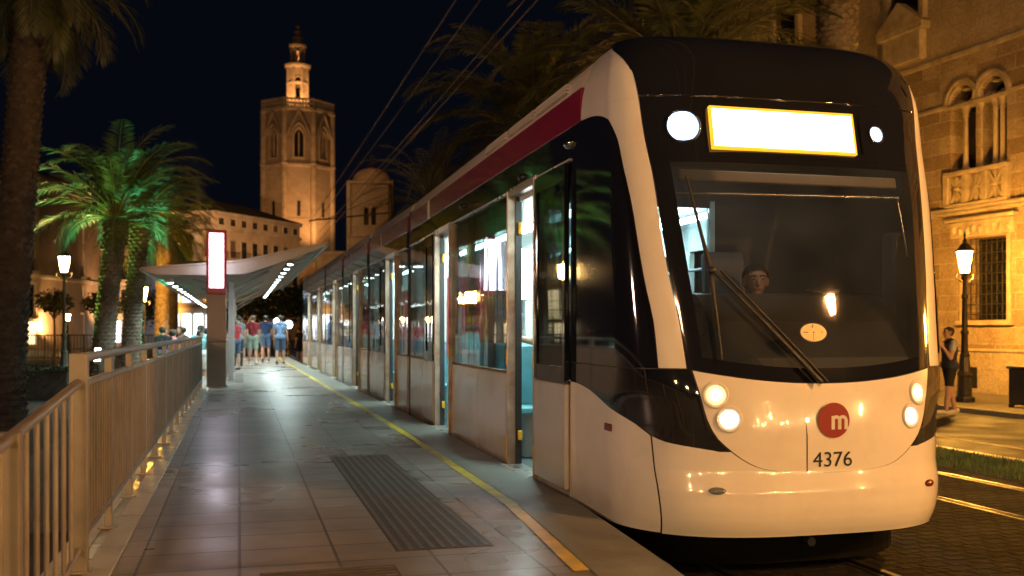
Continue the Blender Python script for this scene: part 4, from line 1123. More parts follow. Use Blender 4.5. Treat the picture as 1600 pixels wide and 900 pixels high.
def oct_stage(b, ap, z0, z1, zs, w, zb):
    hs = ap * math.tan(PI / 8)
    for k in range(8):
        rot = Matrix.Rotation(k * PI / 4, 3, 'Z'); t = MB()
        if k % 2 == 0:
            wall_open(t, -hs, hs, z0, z1, 0, w, zb, zs, -ap, -ap + .5, 0, True)
            arch_band(t, 0, w, zs, .2, -ap - .15, -ap, 0)
        else: t.bb(-hs, hs, -ap, -ap + .5, z0, z1, 0)
        c = Vector((ap / math.cos(PI / 8) * math.sin(PI / 8), -ap / math.cos(PI / 8) * math.cos(PI / 8), 0))
        t.lathe([(.28, z0), (.28, z1)], (c.x, c.y, 0), 8, 0, False)
        b.add([rot @ Vector(v) for v in t.v], t.f, 0)
oct_stage(b, 2.1, 49.0, 59.6, 56.6, 1.1, 52.4)
octo(b, [(2.1, 55.6), (2.4, 55.8), (2.4, 56.1), (2.1, 56.2)], 0)
octo(b, [(2.15, 59.2), (2.75, 59.6), (2.8, 60.0), (1.5, 60.4)], 0)
oct_stage(b, 1.35, 60.3, 64.0, 62.6, .68, 60.9)
octo(b, [(1.35, 63.7), (1.85, 64.1), (1.85, 64.5), (1.0, 64.8)], 0)
octo(b, [(.95, 64.8), (.95, 65.8), (1.2, 66.0), (1.15, 66.2), (.65, 66.4)], 0)
octo(b, [(.6, 66.3), (.6, 67.2), (.78, 67.35), (.74, 67.5), (.36, 67.8), (.36, 68.5), (.46, 68.6), (.1, 69.3)], 0)
b.build("lantern", "tower_trim", TW)
b = MB(); b.tube([(0, 0, 69.2), (0, 0, 70.4)], .06, 6); b.bb(-.35, .35, -.05, .05, 69.9, 70.02, 0); b.build("cross", "iron", TW)
b = MB()
for k in (0, 1, 7, 2): 
    rot = Matrix.Rotation(k * PI / 4, 3, 'Z'); t = MB(); t.bb(-.35, .35, -AP - .06, -AP + .02, 27.2, 30.6, 0); t.bb(-.3, .3, -AP - .06, -AP + .02, 18, 20.5, 0); b.add([rot @ Vector(v) for v in t.v], t.f, 0)
b.build("slit_window", "void_dark", TW)

for o_ in kids(TW):
    if o_.name.split(".")[0] not in ("lantern", "cross"): o_.scale = (1, 1, .957)

# church with a domed lantern tower
DT = empty("domed_tower", (24.3, 190, 0), R(-12), "square stone church tower with low dome, dimly lit right of the bell tower", "church tower")
b = MB(); hw = 4.3
for k in range(4):
    rot = Matrix.Rotation(k * PI / 2, 3, 'Z'); t = MB()
    wall_open(t, -hw, 0, 20.5, 30.2, -.75, .95, 22.2, 25.2, -hw, -hw + .7, 0, True); wall_open(t, 0, hw, 20.5, 30.2, .75, .95, 22.2, 25.2, -hw, -hw + .7, 0, True)
    b.add([rot @ Vector(v) for v in t.v], t.f, 0)
b.bb(-hw, hw, -hw, hw, 0, 20.5, 0); b.bb(-hw + .9, hw - .9, -hw + .9, hw - .9, 20, 30, 2)
b.build("wall", ["tower_stone", "tower_trim", "void_dark"], DT)
b = MB(); b.bb(-hw - .4, hw + .4, -hw - .4, hw + .4, 30.2, 30.8, 0, .1); b.bb(-hw - .25, hw + .25, -hw - .25, hw + .25, 20.0, 20.5, 0)
for sx in (-1, 1):
    for sy in (-1, 1): b.bb(sx * hw - .35, sx * hw + .35, sy * hw - .35, sy * hw + .35, 0, 30.2, 0)
for k in range(4):
    rot = Matrix.Rotation(k * PI / 2, 3, 'Z'); t = MB(); arch_band(t, 0, 3.6, 24.6, .4, -hw - .3, -hw, 0); b.add([rot @ Vector(v) for v in t.v], t.f, 0)
b.build("cornice", "tower_trim", DT)
b = MB(); b.lathe([(4.0, 30.8)] + [(4.0 * math.cos(PI / 2 * i / 8), 31 + 2.9 * math.sin(PI / 2 * i / 8)) for i in range(1, 8)] + [(.3, 33.95)], (0, 0, 0), 16, 0); b.build("dome", "dome_stone", DT)
b = MB(); b.lathe([(.45, 33.7), (.45, 34.5), (.6, 34.6), (.1, 35.3)], (0, 0, 0), 8); b.tube([(0, 0, 35), (0, 0, 37)], .06, 6); b.bb(-.45, .45, -.05, .05, 36.2, 36.35); b.build("finial", "iron", DT)
DT.scale = (.92, .92, .957)
CH = empty("church_nave", (18, 205, 0), R(-12), "dark stone church body joining the two towers behind the tram", "church")
b = MB(); b.bb(-16, 16, -6, 20, 0, 16.5, 0); b.bb(-16.3, 16.3, -6.3, 20, 16.5, 17.2, 1)
for i in range(6): b.bb(-14 + i * 5.4, -13 + i * 5.4, -7.2, -6, 0, 15, 1)
b.build("wall", ["tower_stone", "tower_trim"], CH)
for i in range(5):
    b = MB(); b.prism([(-12.2 + i * 5.4, 5)] + arch_pts(-11.3 + i * 5.4, 1.8, 10, 6, True) + [(-10.4 + i * 5.4, 5)], 'y', -6.1, -5.9, 0); b.build("window", "pane_dark", CH)

# ================================================================== town houses
def block(name, label, foot, h, wm, cat="building", roof=None, faces=(), rh=2.2, over=.5, trims=(), group=None):
    """foot: polygon of corners; faces: (edge index, columns, rows[(z0,z1,w,balcony,lit chance)])"""
    cx = sum(p[0] for p in foot) / len(foot); cy_ = sum(p[1] for p in foot) / len(foot)
    root = empty(name, (cx, cy_, -.1), 0, label, cat, group)
    ft = [(x - cx, y - cy_) for x, y in foot]
    b = MB(); b.prism(ft, 'z', 0, h, 0)
    n = len(ft)
    def grow(d): 
        return [(x * (1 + d / math.hypot(x, y)), y * (1 + d / math.hypot(x, y))) for x, y in ft]
    for z0, z1, d in trims: b.prism(grow(d), 'z', z0, z1, 1)
    b.build("wall", [wm, "tower_trim"], root)
    if roof:
        r = MB(); lo = grow(over); k = len(lo)
        hi = [(x * .35, y * .35) for x, y in lo]
        r.add([(x, y, h) for x, y in lo] + [(x, y, h + rh) for x, y in hi], [list(range(k))[::-1], [k + i for i in range(k)]] + [(i, (i + 1) % k, k + (i + 1) % k, k + i) for i in range(k)])
        r.build("roof", roof, root)
    rg = random.Random(int(abs(cx * 7 + cy_ * 3)))
    for ei, cols, rows in faces:
        p, q = Vector((*ft[ei], 0)), Vector((*ft[(ei + 1) % n], 0)); d = (q - p); L_ = d.length; d.normalize(); nr = Vector((d.y, -d.x, 0))
        if nr.dot((p + q) / 2) < 0: nr = -nr
        rm = Matrix((d, nr, Vector((0, 0, 1)))).transposed()
        for z0, z1, w, bal, lit in rows:
            for c in range(cols):
                ctr = p + d * L_ * (c + .5) / cols
                f = MB(); t = MB(); zc = (z0 + z1) / 2; hh = z1 - z0
                for cc, dd in (((-w / 2 - .1, .05, zc), (.2, .16, hh + .3)), ((w / 2 + .1, .05, zc), (.2, .16, hh + .3)), ((0, .05, z1 + .12), (w + .02, .16, .24)), ((0, .07, z0 - .1), (w + .5, .24, .14))):
                    t.box(cc, dd, 0)
                if bal:
                    t.box((0, .35, z0 - .12), (w + .9, .7, .12), 0)
                    for i in range(9): t.box((-w / 2 - .4 + i * (w + .8) / 8, .66, z0 + .42), (.04, .04, .96), 1)
                    t.box((0, .66, z0 + .9), (w + .9, .06, .06), 1)
                f.add([ctr + rm @ Vector(v) for v in t.v], t.f, 0); f.m = t.m[:]
                wf = f.build("window", ["tower_trim", "iron"], root)
                f2 = MB(); t = MB(); t.box((0, .012, zc), (w, .03, hh), 0); t.box((0, .03, zc), (.07, .03, hh), 1); t.box((0, .03, z0 + hh * .62), (w, .03, .06), 1)
                f2.add([ctr + rm @ Vector(v) for v in t.v], t.f, 0); f2.m = t.m[:]
                lt = rg.random() < lit
                f2.build("pane", ["window_lit" if lt else rg.choice(["pane_dark", "shutter", "pane_dark"]), "shutter"], wf)
    return root
def shop(root, p0, p1, z0, z1, m, n=3):
    d = Vector((p1[0] - p0[0], p1[1] - p0[1], 0)); L_ = d.length; d.normalize(); c0 = Vector((root.location.x, root.location.y, 0)); nr = Vector((d.y, -d.x, 0))
    if nr.y > 0: nr = -nr
    for i in range(n):
        a = Vector((p0[0], p0[1], 0)) + d * L_ * (i + .15) / n - c0; e = Vector((p0[0], p0[1], 0)) + d * L_ * (i + .85) / n - c0
        b = MB(); o1, o2 = nr * .05, nr * .12
        b.add([a + o1 + Vector((0, 0, z0)), e + o1 + Vector((0, 0, z0)), e + o1 + Vector((0, 0, z1)), a + o1 + Vector((0, 0, z1)), a + o2 + Vector((0, 0, z0)), e + o2 + Vector((0, 0, z0)), e + o2 + Vector((0, 0, z1)), a + o2 + Vector((0, 0, z1))], [(0, 1, 2, 3), (4, 5, 6, 7), (0, 1, 5, 4), (2, 3, 7, 6), (0, 3, 7, 4), (1, 2, 6, 5)])
        b.build("shop_window", m, root)
CB_ = block("civic_building", "broad ochre corner building with dark hipped roof in front of the bell tower", [(-12.3, 164.1), (-3.65, 161.7), (10.2, 178.2), (0, 192), (-14, 184)], 20.3, "plaster_ochre", "building", "roof_tile",
    [(1, 8, [(13.2, 15.9, 1.3, True, .0), (18.3, 19.3, 1.2, False, .0), (8.2, 11.0, 1.3, True, .05)]), (0, 4, [(13.2, 15.9, 1.1, True, 0), (18.3, 19.3, 1.0, False, 0), (8.2, 11, 1.1, True, 0)])], 2.6, .7,
    [(17.4, 17.9, .35), (19.8, 20.3, .5), (12.2, 12.5, .3), (7.2, 7.6, .3)])
WB = block("narrow_house", "narrow pale house with paired tall windows between palms and the ochre building", [(-9.6, 147.7), (-6.5, 146.9), (-5.5, 156), (-9.0, 158)], 16.6, "plaster_white", "house", "roof_tile",
    [(0, 2, [(12.6, 15.4, .8, False, .0), (8.4, 11.2, .8, True, .0), (4.5, 7.2, .8, False, 0)])], .9, .5, [(11.9, 12.2, .2), (16.0, 16.6, .3)])
HA = block("town_house", "town house at the far left edge, lit patches behind the leaning palm trunk", [(-25, 94.9), (-16.5, 92.6), (-14, 104), (-25, 106)], 15.0, "plaster_brown", "house", "roof_tile",
    [(0, 5, [(2.8, 5.6, 1.0, True, .2), (6.8, 9.4, 1.0, True, .1), (10.4, 12.8, 1.0, False, .0)])], 1.5, .6, [(6.2, 6.5, .25), (14.2, 14.8, .4)])
HB = block("town_house", "brown town house with a roof turret behind the left street lamp", [(-18.4, 103.5), (-14.3, 102.4), (-12.5, 113), (-18, 115)], 13.2, "plaster_brown", "house", "roof_tile",
    [(0, 4, [(3.4, 5.8, .7, True, .15), (6.8, 9.2, .7, True, .0), (10.2, 12.0, .7, False, .0)])], 1.2, .5, [(6.2, 6.5, .2), (12.4, 13.0, .35)])
b = MB(); b.bb(-1.9, .6, -5.6, -3.0, 13.2, 16.2, 0); b.bb(-2.1, .8, -5.8, -2.8, 16.2, 16.5, 0)
for i in range(3): b.bb(-1.6 + i * .8, -1.2 + i * .8, -5.64, -5.6, 13.8, 15.8, 1)
b.build("turret", ["plaster_pink", "pane_dark"], HB)
HC = block("town_house", "pinkish town house with balconies just left of the green palms", [(-15.2, 107.8), (-10.4, 106.5), (-9, 117), (-14.5, 119)], 12.6, "plaster_pink", "house", "roof_tile",
    [(0, 4, [(3.4, 5.8, .9, True, .1), (6.8, 9.2, .9, True, .1), (9.9, 11.6, .9, False, .0)])], 1.2, .5, [(6.2, 6.5, .2), (11.9, 12.4, .35)])
HD = block("town_house", "tall orange lit town house behind the row of palm trunks", [(-12.7, 127.8), (-7.7, 126.4), (-6, 138), (-12, 140)], 14.2, "plaster_ochre", "house", "roof_tile",
    [(0, 4, [(4.2, 6.8, .9, True, .2), (7.8, 10.4, .9, True, .0), (11.0, 13.0, .9, False, .0)])], 1.2, .5, [(7.1, 7.4, .2), (13.5, 14.1, .35)])
SH = block("shop_house", "low shop building with bluish glowing windows under the left canopy wing", [(-7.9, 122.4), (-2.6, 121.0), (-1.5, 131), (-7, 133)], 9.0, "plaster_white", "shop", "roof_tile", [], 1.0, .5, [(4.3, 4.7, .25), (8.5, 9.0, .3)])
shop(SH, (-7.9, 122.4), (-2.6, 121.0), 5.0, 8.2, "shop_blue", 4); shop(SH, (-7.9, 122.4), (-2.6, 121.0), .6, 3.6, "shop_white", 4)
shop(HC, (-15.2, 107.8), (-10.4, 106.5), .5, 2.6, "shop_white", 5); shop(HB, (-18.4, 103.5), (-14.3, 102.4), .5, 2.6, "window_lit", 4)
shop(HD, (-12.7, 127.8), (-7.7, 126.4), .5, 3.0, "shop_white", 4); shop(HA, (-25, 94.9), (-16.5, 92.6), .5, 2.4, "window_lit", 5)

# ================================================================== palms
def frond(b, base, az, el, L_, droop, rg, nl=34, ll=.52, w=.022, mi=0, ms=1, curl=0):
    """one pinnate leaf: curved stem with two rows of pointed leaflets"""
    pts = []; p = Vector(base); e = el; n = 14; hd = Vector((math.cos(az), math.sin(az), 0)); side = Vector((-math.sin(az), math.cos(az), 0))
    dirs = []
    for i in range(n + 1):
        pts.append(p.copy()); d = hd * math.cos(e) + Vector((0, 0, 1)) * math.sin(e); dirs.append(d)
        p = p + d * (L_ / n); e -= droop / n * (0.5 + 1.3 * i / n)
    b.tube(pts, [.026 * (1 - .85 * i / n) for i in range(n + 1)], 4, ms, False)
    for i in range(nl):
        t = .16 + .84 * (i + .5) / nl; f = t * n; k = min(int(f), n - 1); q = pts[k].lerp(pts[k + 1], f - k); d = dirs[k]
        up = side.cross(d) * -1
        if up.z < 0 and abs(d.z) < .95: up = -up
        ln = ll * (math.sin(PI * min(1, t * .86 + .1)) ** .6) * rg.uniform(.85, 1.1)
        for s in (-1, 1):
            v = (side * s * .78 + d * (.55 + .4 * t) + up * rg.uniform(.05, .4) + Vector((0, 0, -.25 * t))).normalized()
            wv = d * w * (1.1 - .4 * t)
            m = q + v * ln * .5 + Vector((0, 0, -.02)); tip = q + v * ln + Vector((0, 0, -.10 * ln / .5))
            b.add([q, m + wv, tip, m - wv], [(0, 1, 2, 3)], mi)
def palm_crown(name, parent, base, n, L_, rg, m=("palm_leaf", "palm_stem", "palm_leaf_dry"), e0=85, e1=-10, droop=1.5, dry=0, nl=34, ll=.5, w=.022):
    b = MB()
    for i in range(n):
        t = (i + .5) / n; az = i * 2.399 + rg.uniform(-.2, .2); el = R(e0 + (e1 - e0) * t ** .9 + rg.uniform(-7, 7))
        o = Vector((math.cos(az), math.sin(az), 0)) * .10
        frond(b, Vector(base) + o + Vector((0, 0, .25 - .35 * t)), az, el, L_ * rg.uniform(.85, 1.1), droop * rg.uniform(.75, 1.2), rg, nl, ll, w, 0, 1)
    for i in range(dry):
        az = rg.uniform(0, 2 * PI); o = Vector((math.cos(az), math.sin(az), 0)) * .18
        frond(b, Vector(base) + o - Vector((0, 0, .3)), az, R(rg.uniform(-60, -25)), L_ * rg.uniform(.6, .9), .9, rg, nl, ll * .8, w, 2, 2)
    return b.build(name, list(m), parent)
def palm_trunk(parent, H, r0, r1, lean, rg, flare=1.35, rows=None, stub=("palm_bark", "palm_stub")):
    b = MB(); n = 22; pts = []; rad = []
    for i in range(n + 1):
        t = i / n; pts.append(Vector((lean[0] * t ** 1.3, lean[1] * t ** 1.3, H * t)))
        r = r0 + (r1 - r0) * t; r *= 1 + .3 * max(0, 1 - t * 9) + (flare - 1) * max(0, 1 - abs(t - .93) / .14)
        rad.append(r)
    rad[-1] *= .8
    b.tube(pts, rad, 14, 0)
    rows = rows or int(H / .105); per = 11
    for i in range(rows):
        t = (i + .5) / rows; f = t * n; k = min(int(f), n - 1); c = pts[k].lerp(pts[k + 1], f - k); r = rad[k] + (rad[k + 1] - rad[k]) * (f - k)
        big = 1 + .9 * max(0, (t - .72) / .28)
        for j in range(per):
            a = 2 * PI * (j + .5 * (i % 2)) / per + rg.uniform(-.05, .05); d = Vector((math.cos(a), math.sin(a), 0)); s = Vector((-math.sin(a), math.cos(a), 0))
            w = r * .27 * rg.uniform(.85, 1.1); h = H / rows * rg.uniform(.85, 1.15); o = (.028 + .02 * rg.random()) * big
            q = c + d * (r - .008)
            b.add([q - s * w + Vector((0, 0, -h * .1)), q + s * w + Vector((0, 0, -h * .1)), q + Vector((0, 0, -h * .8)), q + d * o + s * w * .55 + Vector((0, 0, h * .45)), q + d * o - s * w * .55 + Vector((0, 0, h * .45)), q + Vector((0, 0, h * .75))],
                  [(0, 2, 1), (0, 1, 3, 4), (0, 4, 5), (1, 5, 3), (3, 5, 4)], 0 if rg.random() < .4 else 1)
    b.build("trunk", list(stub), parent, fix=False)
    return pts[-1]
def palm(label, loc, H, r0, r1, lean, n, L_, seed, group=None, **kw):
    rg = random.Random(seed); p = empty("palm_tree", loc, rg.uniform(0, 6), label, "palm tree", group)
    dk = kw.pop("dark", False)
    if dk: kw["m"] = ("palm_leaf_shaded", "palm_stem_shaded", "palm_leaf_shaded")
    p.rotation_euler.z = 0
    top = palm_trunk(p, H, r0, r1, lean, rg, stub=("palm_bark_shaded", "palm_stub_shaded") if dk else ("palm_bark", "palm_stub"))
    palm_crown("crown", p, top, n, L_, rg, **kw)
    return p
palm("front green lit palm with scaly trunk and full feathery crown behind the railing", (-3.62, 28.9, -.1), 4.75, .30, .25, (.42, 0), 38, 3.05, 5, droop=1.6, e1=6, ll=.58, nl=44, w=.028)
palm("second green lit palm whose trunk leans right just behind the front one", (-3.0, 29.9, -.1), 5.05, .26, .24, (.32, .2), 30, 2.3, 6, droop=1.5, e1=14)
palm("leftmost palm trunk of the orange lit row beside the small street lamp", (-4.3, 46.7, -.1), 6.2, .30, .27, (0, 0), 34, 2.4, 7, e1=0)
palm("orange lit palm with yellowish drooping crown left of the canopy wing", (-3.3, 46.2, -.1), 5.9, .30, .25, (.1, 0), 40, 2.9, 8, e1=-12, droop=1.7)
palm("farther palm with slim dark trunk right of the orange lit row", (-3.25, 53, -.1), 6.0, .28, .24, (0, 0), 30, 2.6, 9, e1=0)
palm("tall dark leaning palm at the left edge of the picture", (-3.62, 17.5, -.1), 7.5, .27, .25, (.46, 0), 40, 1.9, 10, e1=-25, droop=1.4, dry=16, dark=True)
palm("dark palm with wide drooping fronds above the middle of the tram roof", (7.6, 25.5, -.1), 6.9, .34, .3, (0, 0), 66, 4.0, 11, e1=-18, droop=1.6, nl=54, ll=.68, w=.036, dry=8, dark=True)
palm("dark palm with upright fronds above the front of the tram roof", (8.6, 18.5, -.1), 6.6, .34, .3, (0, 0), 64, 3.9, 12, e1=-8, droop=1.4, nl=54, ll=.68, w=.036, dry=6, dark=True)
palm("palm with shaggy old leaf stubs close to the palace wall", (11.6, 17.6, -.1), 10.6, .34, .40, (0, 0), 40, 3.2, 13, e1=-10, droop=1.3, nl=36, dry=16)
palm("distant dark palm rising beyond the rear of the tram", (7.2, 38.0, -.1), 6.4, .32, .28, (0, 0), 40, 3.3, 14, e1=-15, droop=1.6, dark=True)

# ================================================================== broadleaf trees and hedge
def leafy(name, m, parent, blobs, n, size, rg, loc=(0, 0, 0)):
    b = MB(); tot = sum(r ** 2 for _, r in blobs)
    for c, r in blobs:
        for i in range(int(n * r * r / tot)):
            d = Vector((rg.gauss(0, 1), rg.gauss(0, 1), rg.gauss(0, 1))).normalized(); q = Vector(c) + d * r * rg.uniform(.55, 1.08) * (1 + .18 * noise.noise(d * 2.5 + Vector(c)))
            u = Vector((rg.gauss(0, 1), rg.gauss(0, 1), rg.gauss(0, .6))).normalized(); v = u.cross(d + Vector((.1, .2, .3))).normalized(); s = size * rg.uniform(.6, 1.3)
            b.add([q - u * s, q + v * s * .5, q + u * s, q - v * s * .5], [(0, 1, 2, 3)], 0)
    return b.build(name, m, parent, loc, fix=False)
def small_tree(label, loc, h, r, seed, m="leaf_dark", group=None, n=1500, size=.09):
    rg = random.Random(seed); t = empty("tree", loc, 0, label, "tree", group)
    b = MB(); b.tube([(0, 0, 0), (.03, .02, h * .5), (0, 0, h)], [.09 * r, .07 * r, .05 * r], 8)
    for i in range(5):
        a = i * 1.26; b.tube([(0, 0, h * .85), (math.cos(a) * r * .5, math.sin(a) * r * .5, h + r * .4)], [.04 * r, .015 * r], 5)
    b.build("trunk", "bark", t)
    bl = [((0, 0, h + r * .55), r * .8)] + [((math.cos(i * 1.05) * r * .55, math.sin(i * 1.05) * r * .55, h + r * (.45 + .25 * (i % 2))), r * .55) for i in range(6)]
    leafy("crown", m, t, bl, n, size, rg); return t
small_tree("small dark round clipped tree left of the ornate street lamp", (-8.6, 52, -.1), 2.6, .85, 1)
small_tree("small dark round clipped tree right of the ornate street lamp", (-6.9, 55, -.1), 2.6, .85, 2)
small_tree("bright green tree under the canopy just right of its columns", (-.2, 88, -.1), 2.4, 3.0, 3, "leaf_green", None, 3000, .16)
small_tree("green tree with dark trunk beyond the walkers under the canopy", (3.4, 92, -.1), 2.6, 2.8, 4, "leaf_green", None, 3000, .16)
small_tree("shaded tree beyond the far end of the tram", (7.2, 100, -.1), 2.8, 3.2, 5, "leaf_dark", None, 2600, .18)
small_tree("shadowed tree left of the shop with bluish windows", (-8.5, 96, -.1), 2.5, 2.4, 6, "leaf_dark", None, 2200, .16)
hg = empty("hedge", (-6.2, 27.5, -.1), 0, "low dark hedge in the garden in front of the far railing", "hedge")
rg = random.Random(21); b = MB()
for i in range(9000):
    x, y, z = rg.uniform(-4.2, 2.2), rg.uniform(-1.0, 1.0), rg.uniform(0, .78)
    if rg.random() < .5: z = .78 - .06 * rg.random()
    u = Vector((rg.gauss(0, 1), rg.gauss(0, 1), rg.gauss(0, 1))).normalized() * .05; v = u.cross(Vector((.3, .2, .9))).normalized() * .03
    q = Vector((x, y, z)); b.add([q - u, q + v, q + u, q - v], [(0, 1, 2, 3)], 0)
b.bb(-4.1, 2.1, -.9, .9, 0, .70, 1)
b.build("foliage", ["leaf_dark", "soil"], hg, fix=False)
fr2 = empty("railing", (-14.0, 58.5, -.11), R(-8), "distant low iron railing beyond the garden on the left", "railing")
b = MB(); b.tube([(0, 0, 1.45), (10, 0, 1.45)], .035, 6); b.build("handrail", "lamp_iron_green", fr2)
b = MB(); b.tube([(0, 0, .25), (10, 0, .25)], .03, 6); b.build("rail", "lamp_iron_green", fr2)
for i in range(61):
    b = MB(); x = i * 10 / 60; b.tube([(x, 0, 0 if i % 12 == 0 else .25), (x, 0, 1.45)], .05 if i % 12 == 0 else .018, 6); b.build("post" if i % 12 == 0 else "bar", "lamp_iron_green", fr2)

# ================================================================== street lamps
def street_lamp(label, loc, sc=1.0, glow="lantern_warm", iron="lamp_iron", group="ornate street lamps", tall=1.0):
    t = empty("street_lamp", loc, 0, label, "street lamp", group)
    H = 2.85 * sc * tall
    b = MB(); b.lathe([(.24 * sc, 0), (.24 * sc, .10), (.18 * sc, .14), (.16 * sc, .55), (.19 * sc, .60), (.14 * sc, .68), (.11 * sc, 1.0), (.13 * sc, 1.04), (.08 * sc, 1.12)], (0, 0, 0), 8, 0, False); b.build("pedestal", iron, t)
    b = MB(); b.lathe([(.085 * sc, 1.1), (.075 * sc, 1.5), (.10 * sc, 1.53), (.10 * sc, 1.58), (.065 * sc, 1.62), (.055 * sc, H * .8), (.085 * sc, H * .81), (.085 * sc, H * .83), (.05 * sc, H * .85), (.045 * sc, H - .15), (.09 * sc, H - .1), (.05 * sc, H - .02)], (0, 0, 0), 12, 0)
    for i in range(10): b.lathe([(.06 * sc, 0), (.078 * sc, .02), (.06 * sc, .04)], (0, 0, 1.7 + i * (H - 2.2) / 10), 10, 0)
    b.build("pole", iron, t)
    z0, z1 = H, H + .56 * sc
    b = MB(); b.lathe([(.10 * sc, z0 + .03), (.185 * sc, z1)], (0, 0, 0), 6, 0, False); g_ = b.build("lantern_glass", glow, t)
    b = MB(); b.lathe([(.04 * sc, z0 - .06), (.115 * sc, z0), (.10 * sc, z0 + .03)], (0, 0, 0), 6, 0, False)
    for i in range(6):
        a = i * PI / 3; b.tube([(.108 * sc * math.cos(a), .108 * sc * math.sin(a), z0 + .02), (.195 * sc * math.cos(a), .195 * sc * math.sin(a), z1 + .01)], .010 * sc, 5)
    b.lathe([(.235 * sc, z1 + .002), (.235 * sc, z1 + .03), (.17 * sc, z1 + .10 * sc), (.09 * sc, z1 + .20 * sc), (.05 * sc, z1 + .22 * sc), (.06 * sc, z1 + .27 * sc), (.02 * sc, z1 + .34 * sc), (.03 * sc, z1 + .40 * sc), (.005, z1 + .52 * sc)], (0, 0, 0), 6, 0, False)
    for s in (-1, 1): b.tube([(s * .05 * sc, 0, z0 - .2), (s * .24 * sc, 0, z0 - .12), (s * .28 * sc, 0, z0 + .02), (s * .2 * sc, 0, z0 - .02)], .012 * sc, 5)
    b.build("lantern_frame", iron, t)
    return t
street_lamp("ornate street lamp with bright warm lantern standing in the dark garden on the left", (-5.03, 32.1, -.1), .82, "lantern_warm", "lamp_iron_green", tall=1.46)
street_lamp("street lamp glowing orange between the palm trunks left of the canopy", (-3.75, 42.5, -.1), 1.0, "lantern_street")
street_lamp("street lamp with bright lantern in front of the palace grille window", (15.6, 18.75, 0), .88, "lantern_street", tall=1.14)
# lamps of the same kind along the street, outside the picture
street_lamp("street lamp on the pavement right of the picture", (15.6, 5.0, 0), 1.0, "lantern_street")
street_lamp("tall street lamp on the grass strip behind the camera", (8.55, -1.2, 0), .6, "lantern_tall", tall=2.9)
street_lamp("tall street lamp left of the ramp behind the camera", (-2.6, -4.2, -.1), 1.15, "lantern_pale", tall=1.5)
street_lamp("street lamp in the garden left of the ramp", (-5.6, 6.0, -.1), 1.0, "lantern_side", "lamp_iron_green", tall=.92)
for i_, (x_, y_) in enumerate(((9.0, -14), (14.9, -9), (8.6, -26), (-3.2, -16), (-6.0, -27), (14.9, -22), (-9.0, -6))):
    street_lamp("ornate street lamp in the avenue behind the camera", (x_, y_, -.1), 1.0, "lantern_warm")
for i_, (lb_, x_, y_) in enumerate((("street lamp far off at the foot of the brown town houses", -12.6, 82), ("street lamp far off near the left picture edge beyond the distant railing", -17.3, 86), ("street lamp far off at the pinkish town house left of the palms", -10.6, 93))):
    street_lamp(lb_, (x_, y_, -.1), .85, "lantern_warm")
lp0 = street_lamp("ornate street lamp in the avenue behind the camera", (-7.5, -9, -.1), .9, "lantern_row", group="ornate street lamps")
for i_ in range(1, 18):
    c_ = copy_tree(lp0); c_.location = ((-7.5 if i_ % 2 == 0 else 12.6) + 1.2 * math.sin(i_ * 2.3), -9 - 3.9 * i_, -.1)
def globe_lamp(label, loc, h, r, m):
    t = empty("globe_lamp", loc, 0, label, "street lamp", "white globe lamps beyond the platform")
    b = MB(); b.lathe([(.16, 0), (.12, .3), (.06, .4), (.05, h - r)], (0, 0, 0), 10); b.build("pole", "lamp_iron", t)
    b = MB(); b.ball((0, 0, h), r, 10); b.build("globe", m, t)
globe_lamp("left one of the two white globes glowing above the walkers", (2.45, 69, -.1), 2.3, .22, "globe_white")
globe_lamp("right one of the two white globes glowing above the walkers", (3.35, 72, -.1), 2.1, .27, "globe_white")
globe_lamp("small bluish white globe glowing beside the canopy columns", (-.1, 66, -.1), 2.2, .18, "globe_white")
globe_lamp("greenish globe high beside the far end of the tram", (4.0, 62, -.1), 3.9, .26, "globe_green")
globe_lamp("whitish globe low beside the far end of the tram", (4.1, 60, -.1), 2.35, .26, "globe_white")

# green floodlight on the garden edge
fl = empty("floodlight", (-2.5, 19.6, .35), 0, "small white floodlight on a stake behind the railing lighting the palms", "floodlight")
b = MB(); b.tube([(0, 0, -.45), (0, 0, .62)], .02, 6); b.build("stake", "lamp_iron", fl)
fr_ = Matrix.Rotation(R(-25), 3, 'X'); fc_ = Vector((0, 0, .78))
b = MB(); b.box(fc_, (.14, .12, .30), 0, fr_, .02); b.build("housing", "tram_white", fl)
b = MB(); b.box(fc_ + fr_ @ Vector((0, -.063, 0)), (.10, .01, .25), 0, fr_); b.build("lamp_face", "flood_white", fl)
spot("flood_beam", (.0, 11.2, -.30), (-.75, 9.6, 5.6), 3000, (.14, 1.0, .42), 62, .8, .15, fl)
spot("flood_beam", (-2.3, 9.6, -.35), (-1.0, 9.4, 5.4), 1500, (.45, 1.0, .14), 50, .8, .15, fl)

# ================================================================== litter bin by the palace
bn = empty("litter_container", (15.9, 16.9, 0), R(8), "dark boxy waste container on the pavement at the right edge", "waste container")
b = MB(); b.bb(-.45, .45, -.4, .4, .06, .80, 0, .03); b.build("body", "bin_dark", bn)
b = MB(); b.bb(-.48, .48, -.43, .43, .80, .87, 0, .025); b.build("lid", "bin_dark", bn)
for sx in (-1, 1):
    for sy in (-1, 1):
        b = MB(); b.bb(sx * .4 - .04, sx * .4 + .04, sy * .35 - .04, sy * .35 + .04, 0, .07, 0); b.build("foot", "rubber", bn)
b = MB(); b.bb(-.2, .2, -.415, -.40, .60, .70, 0); b.build("slot", "void_dark", bn)

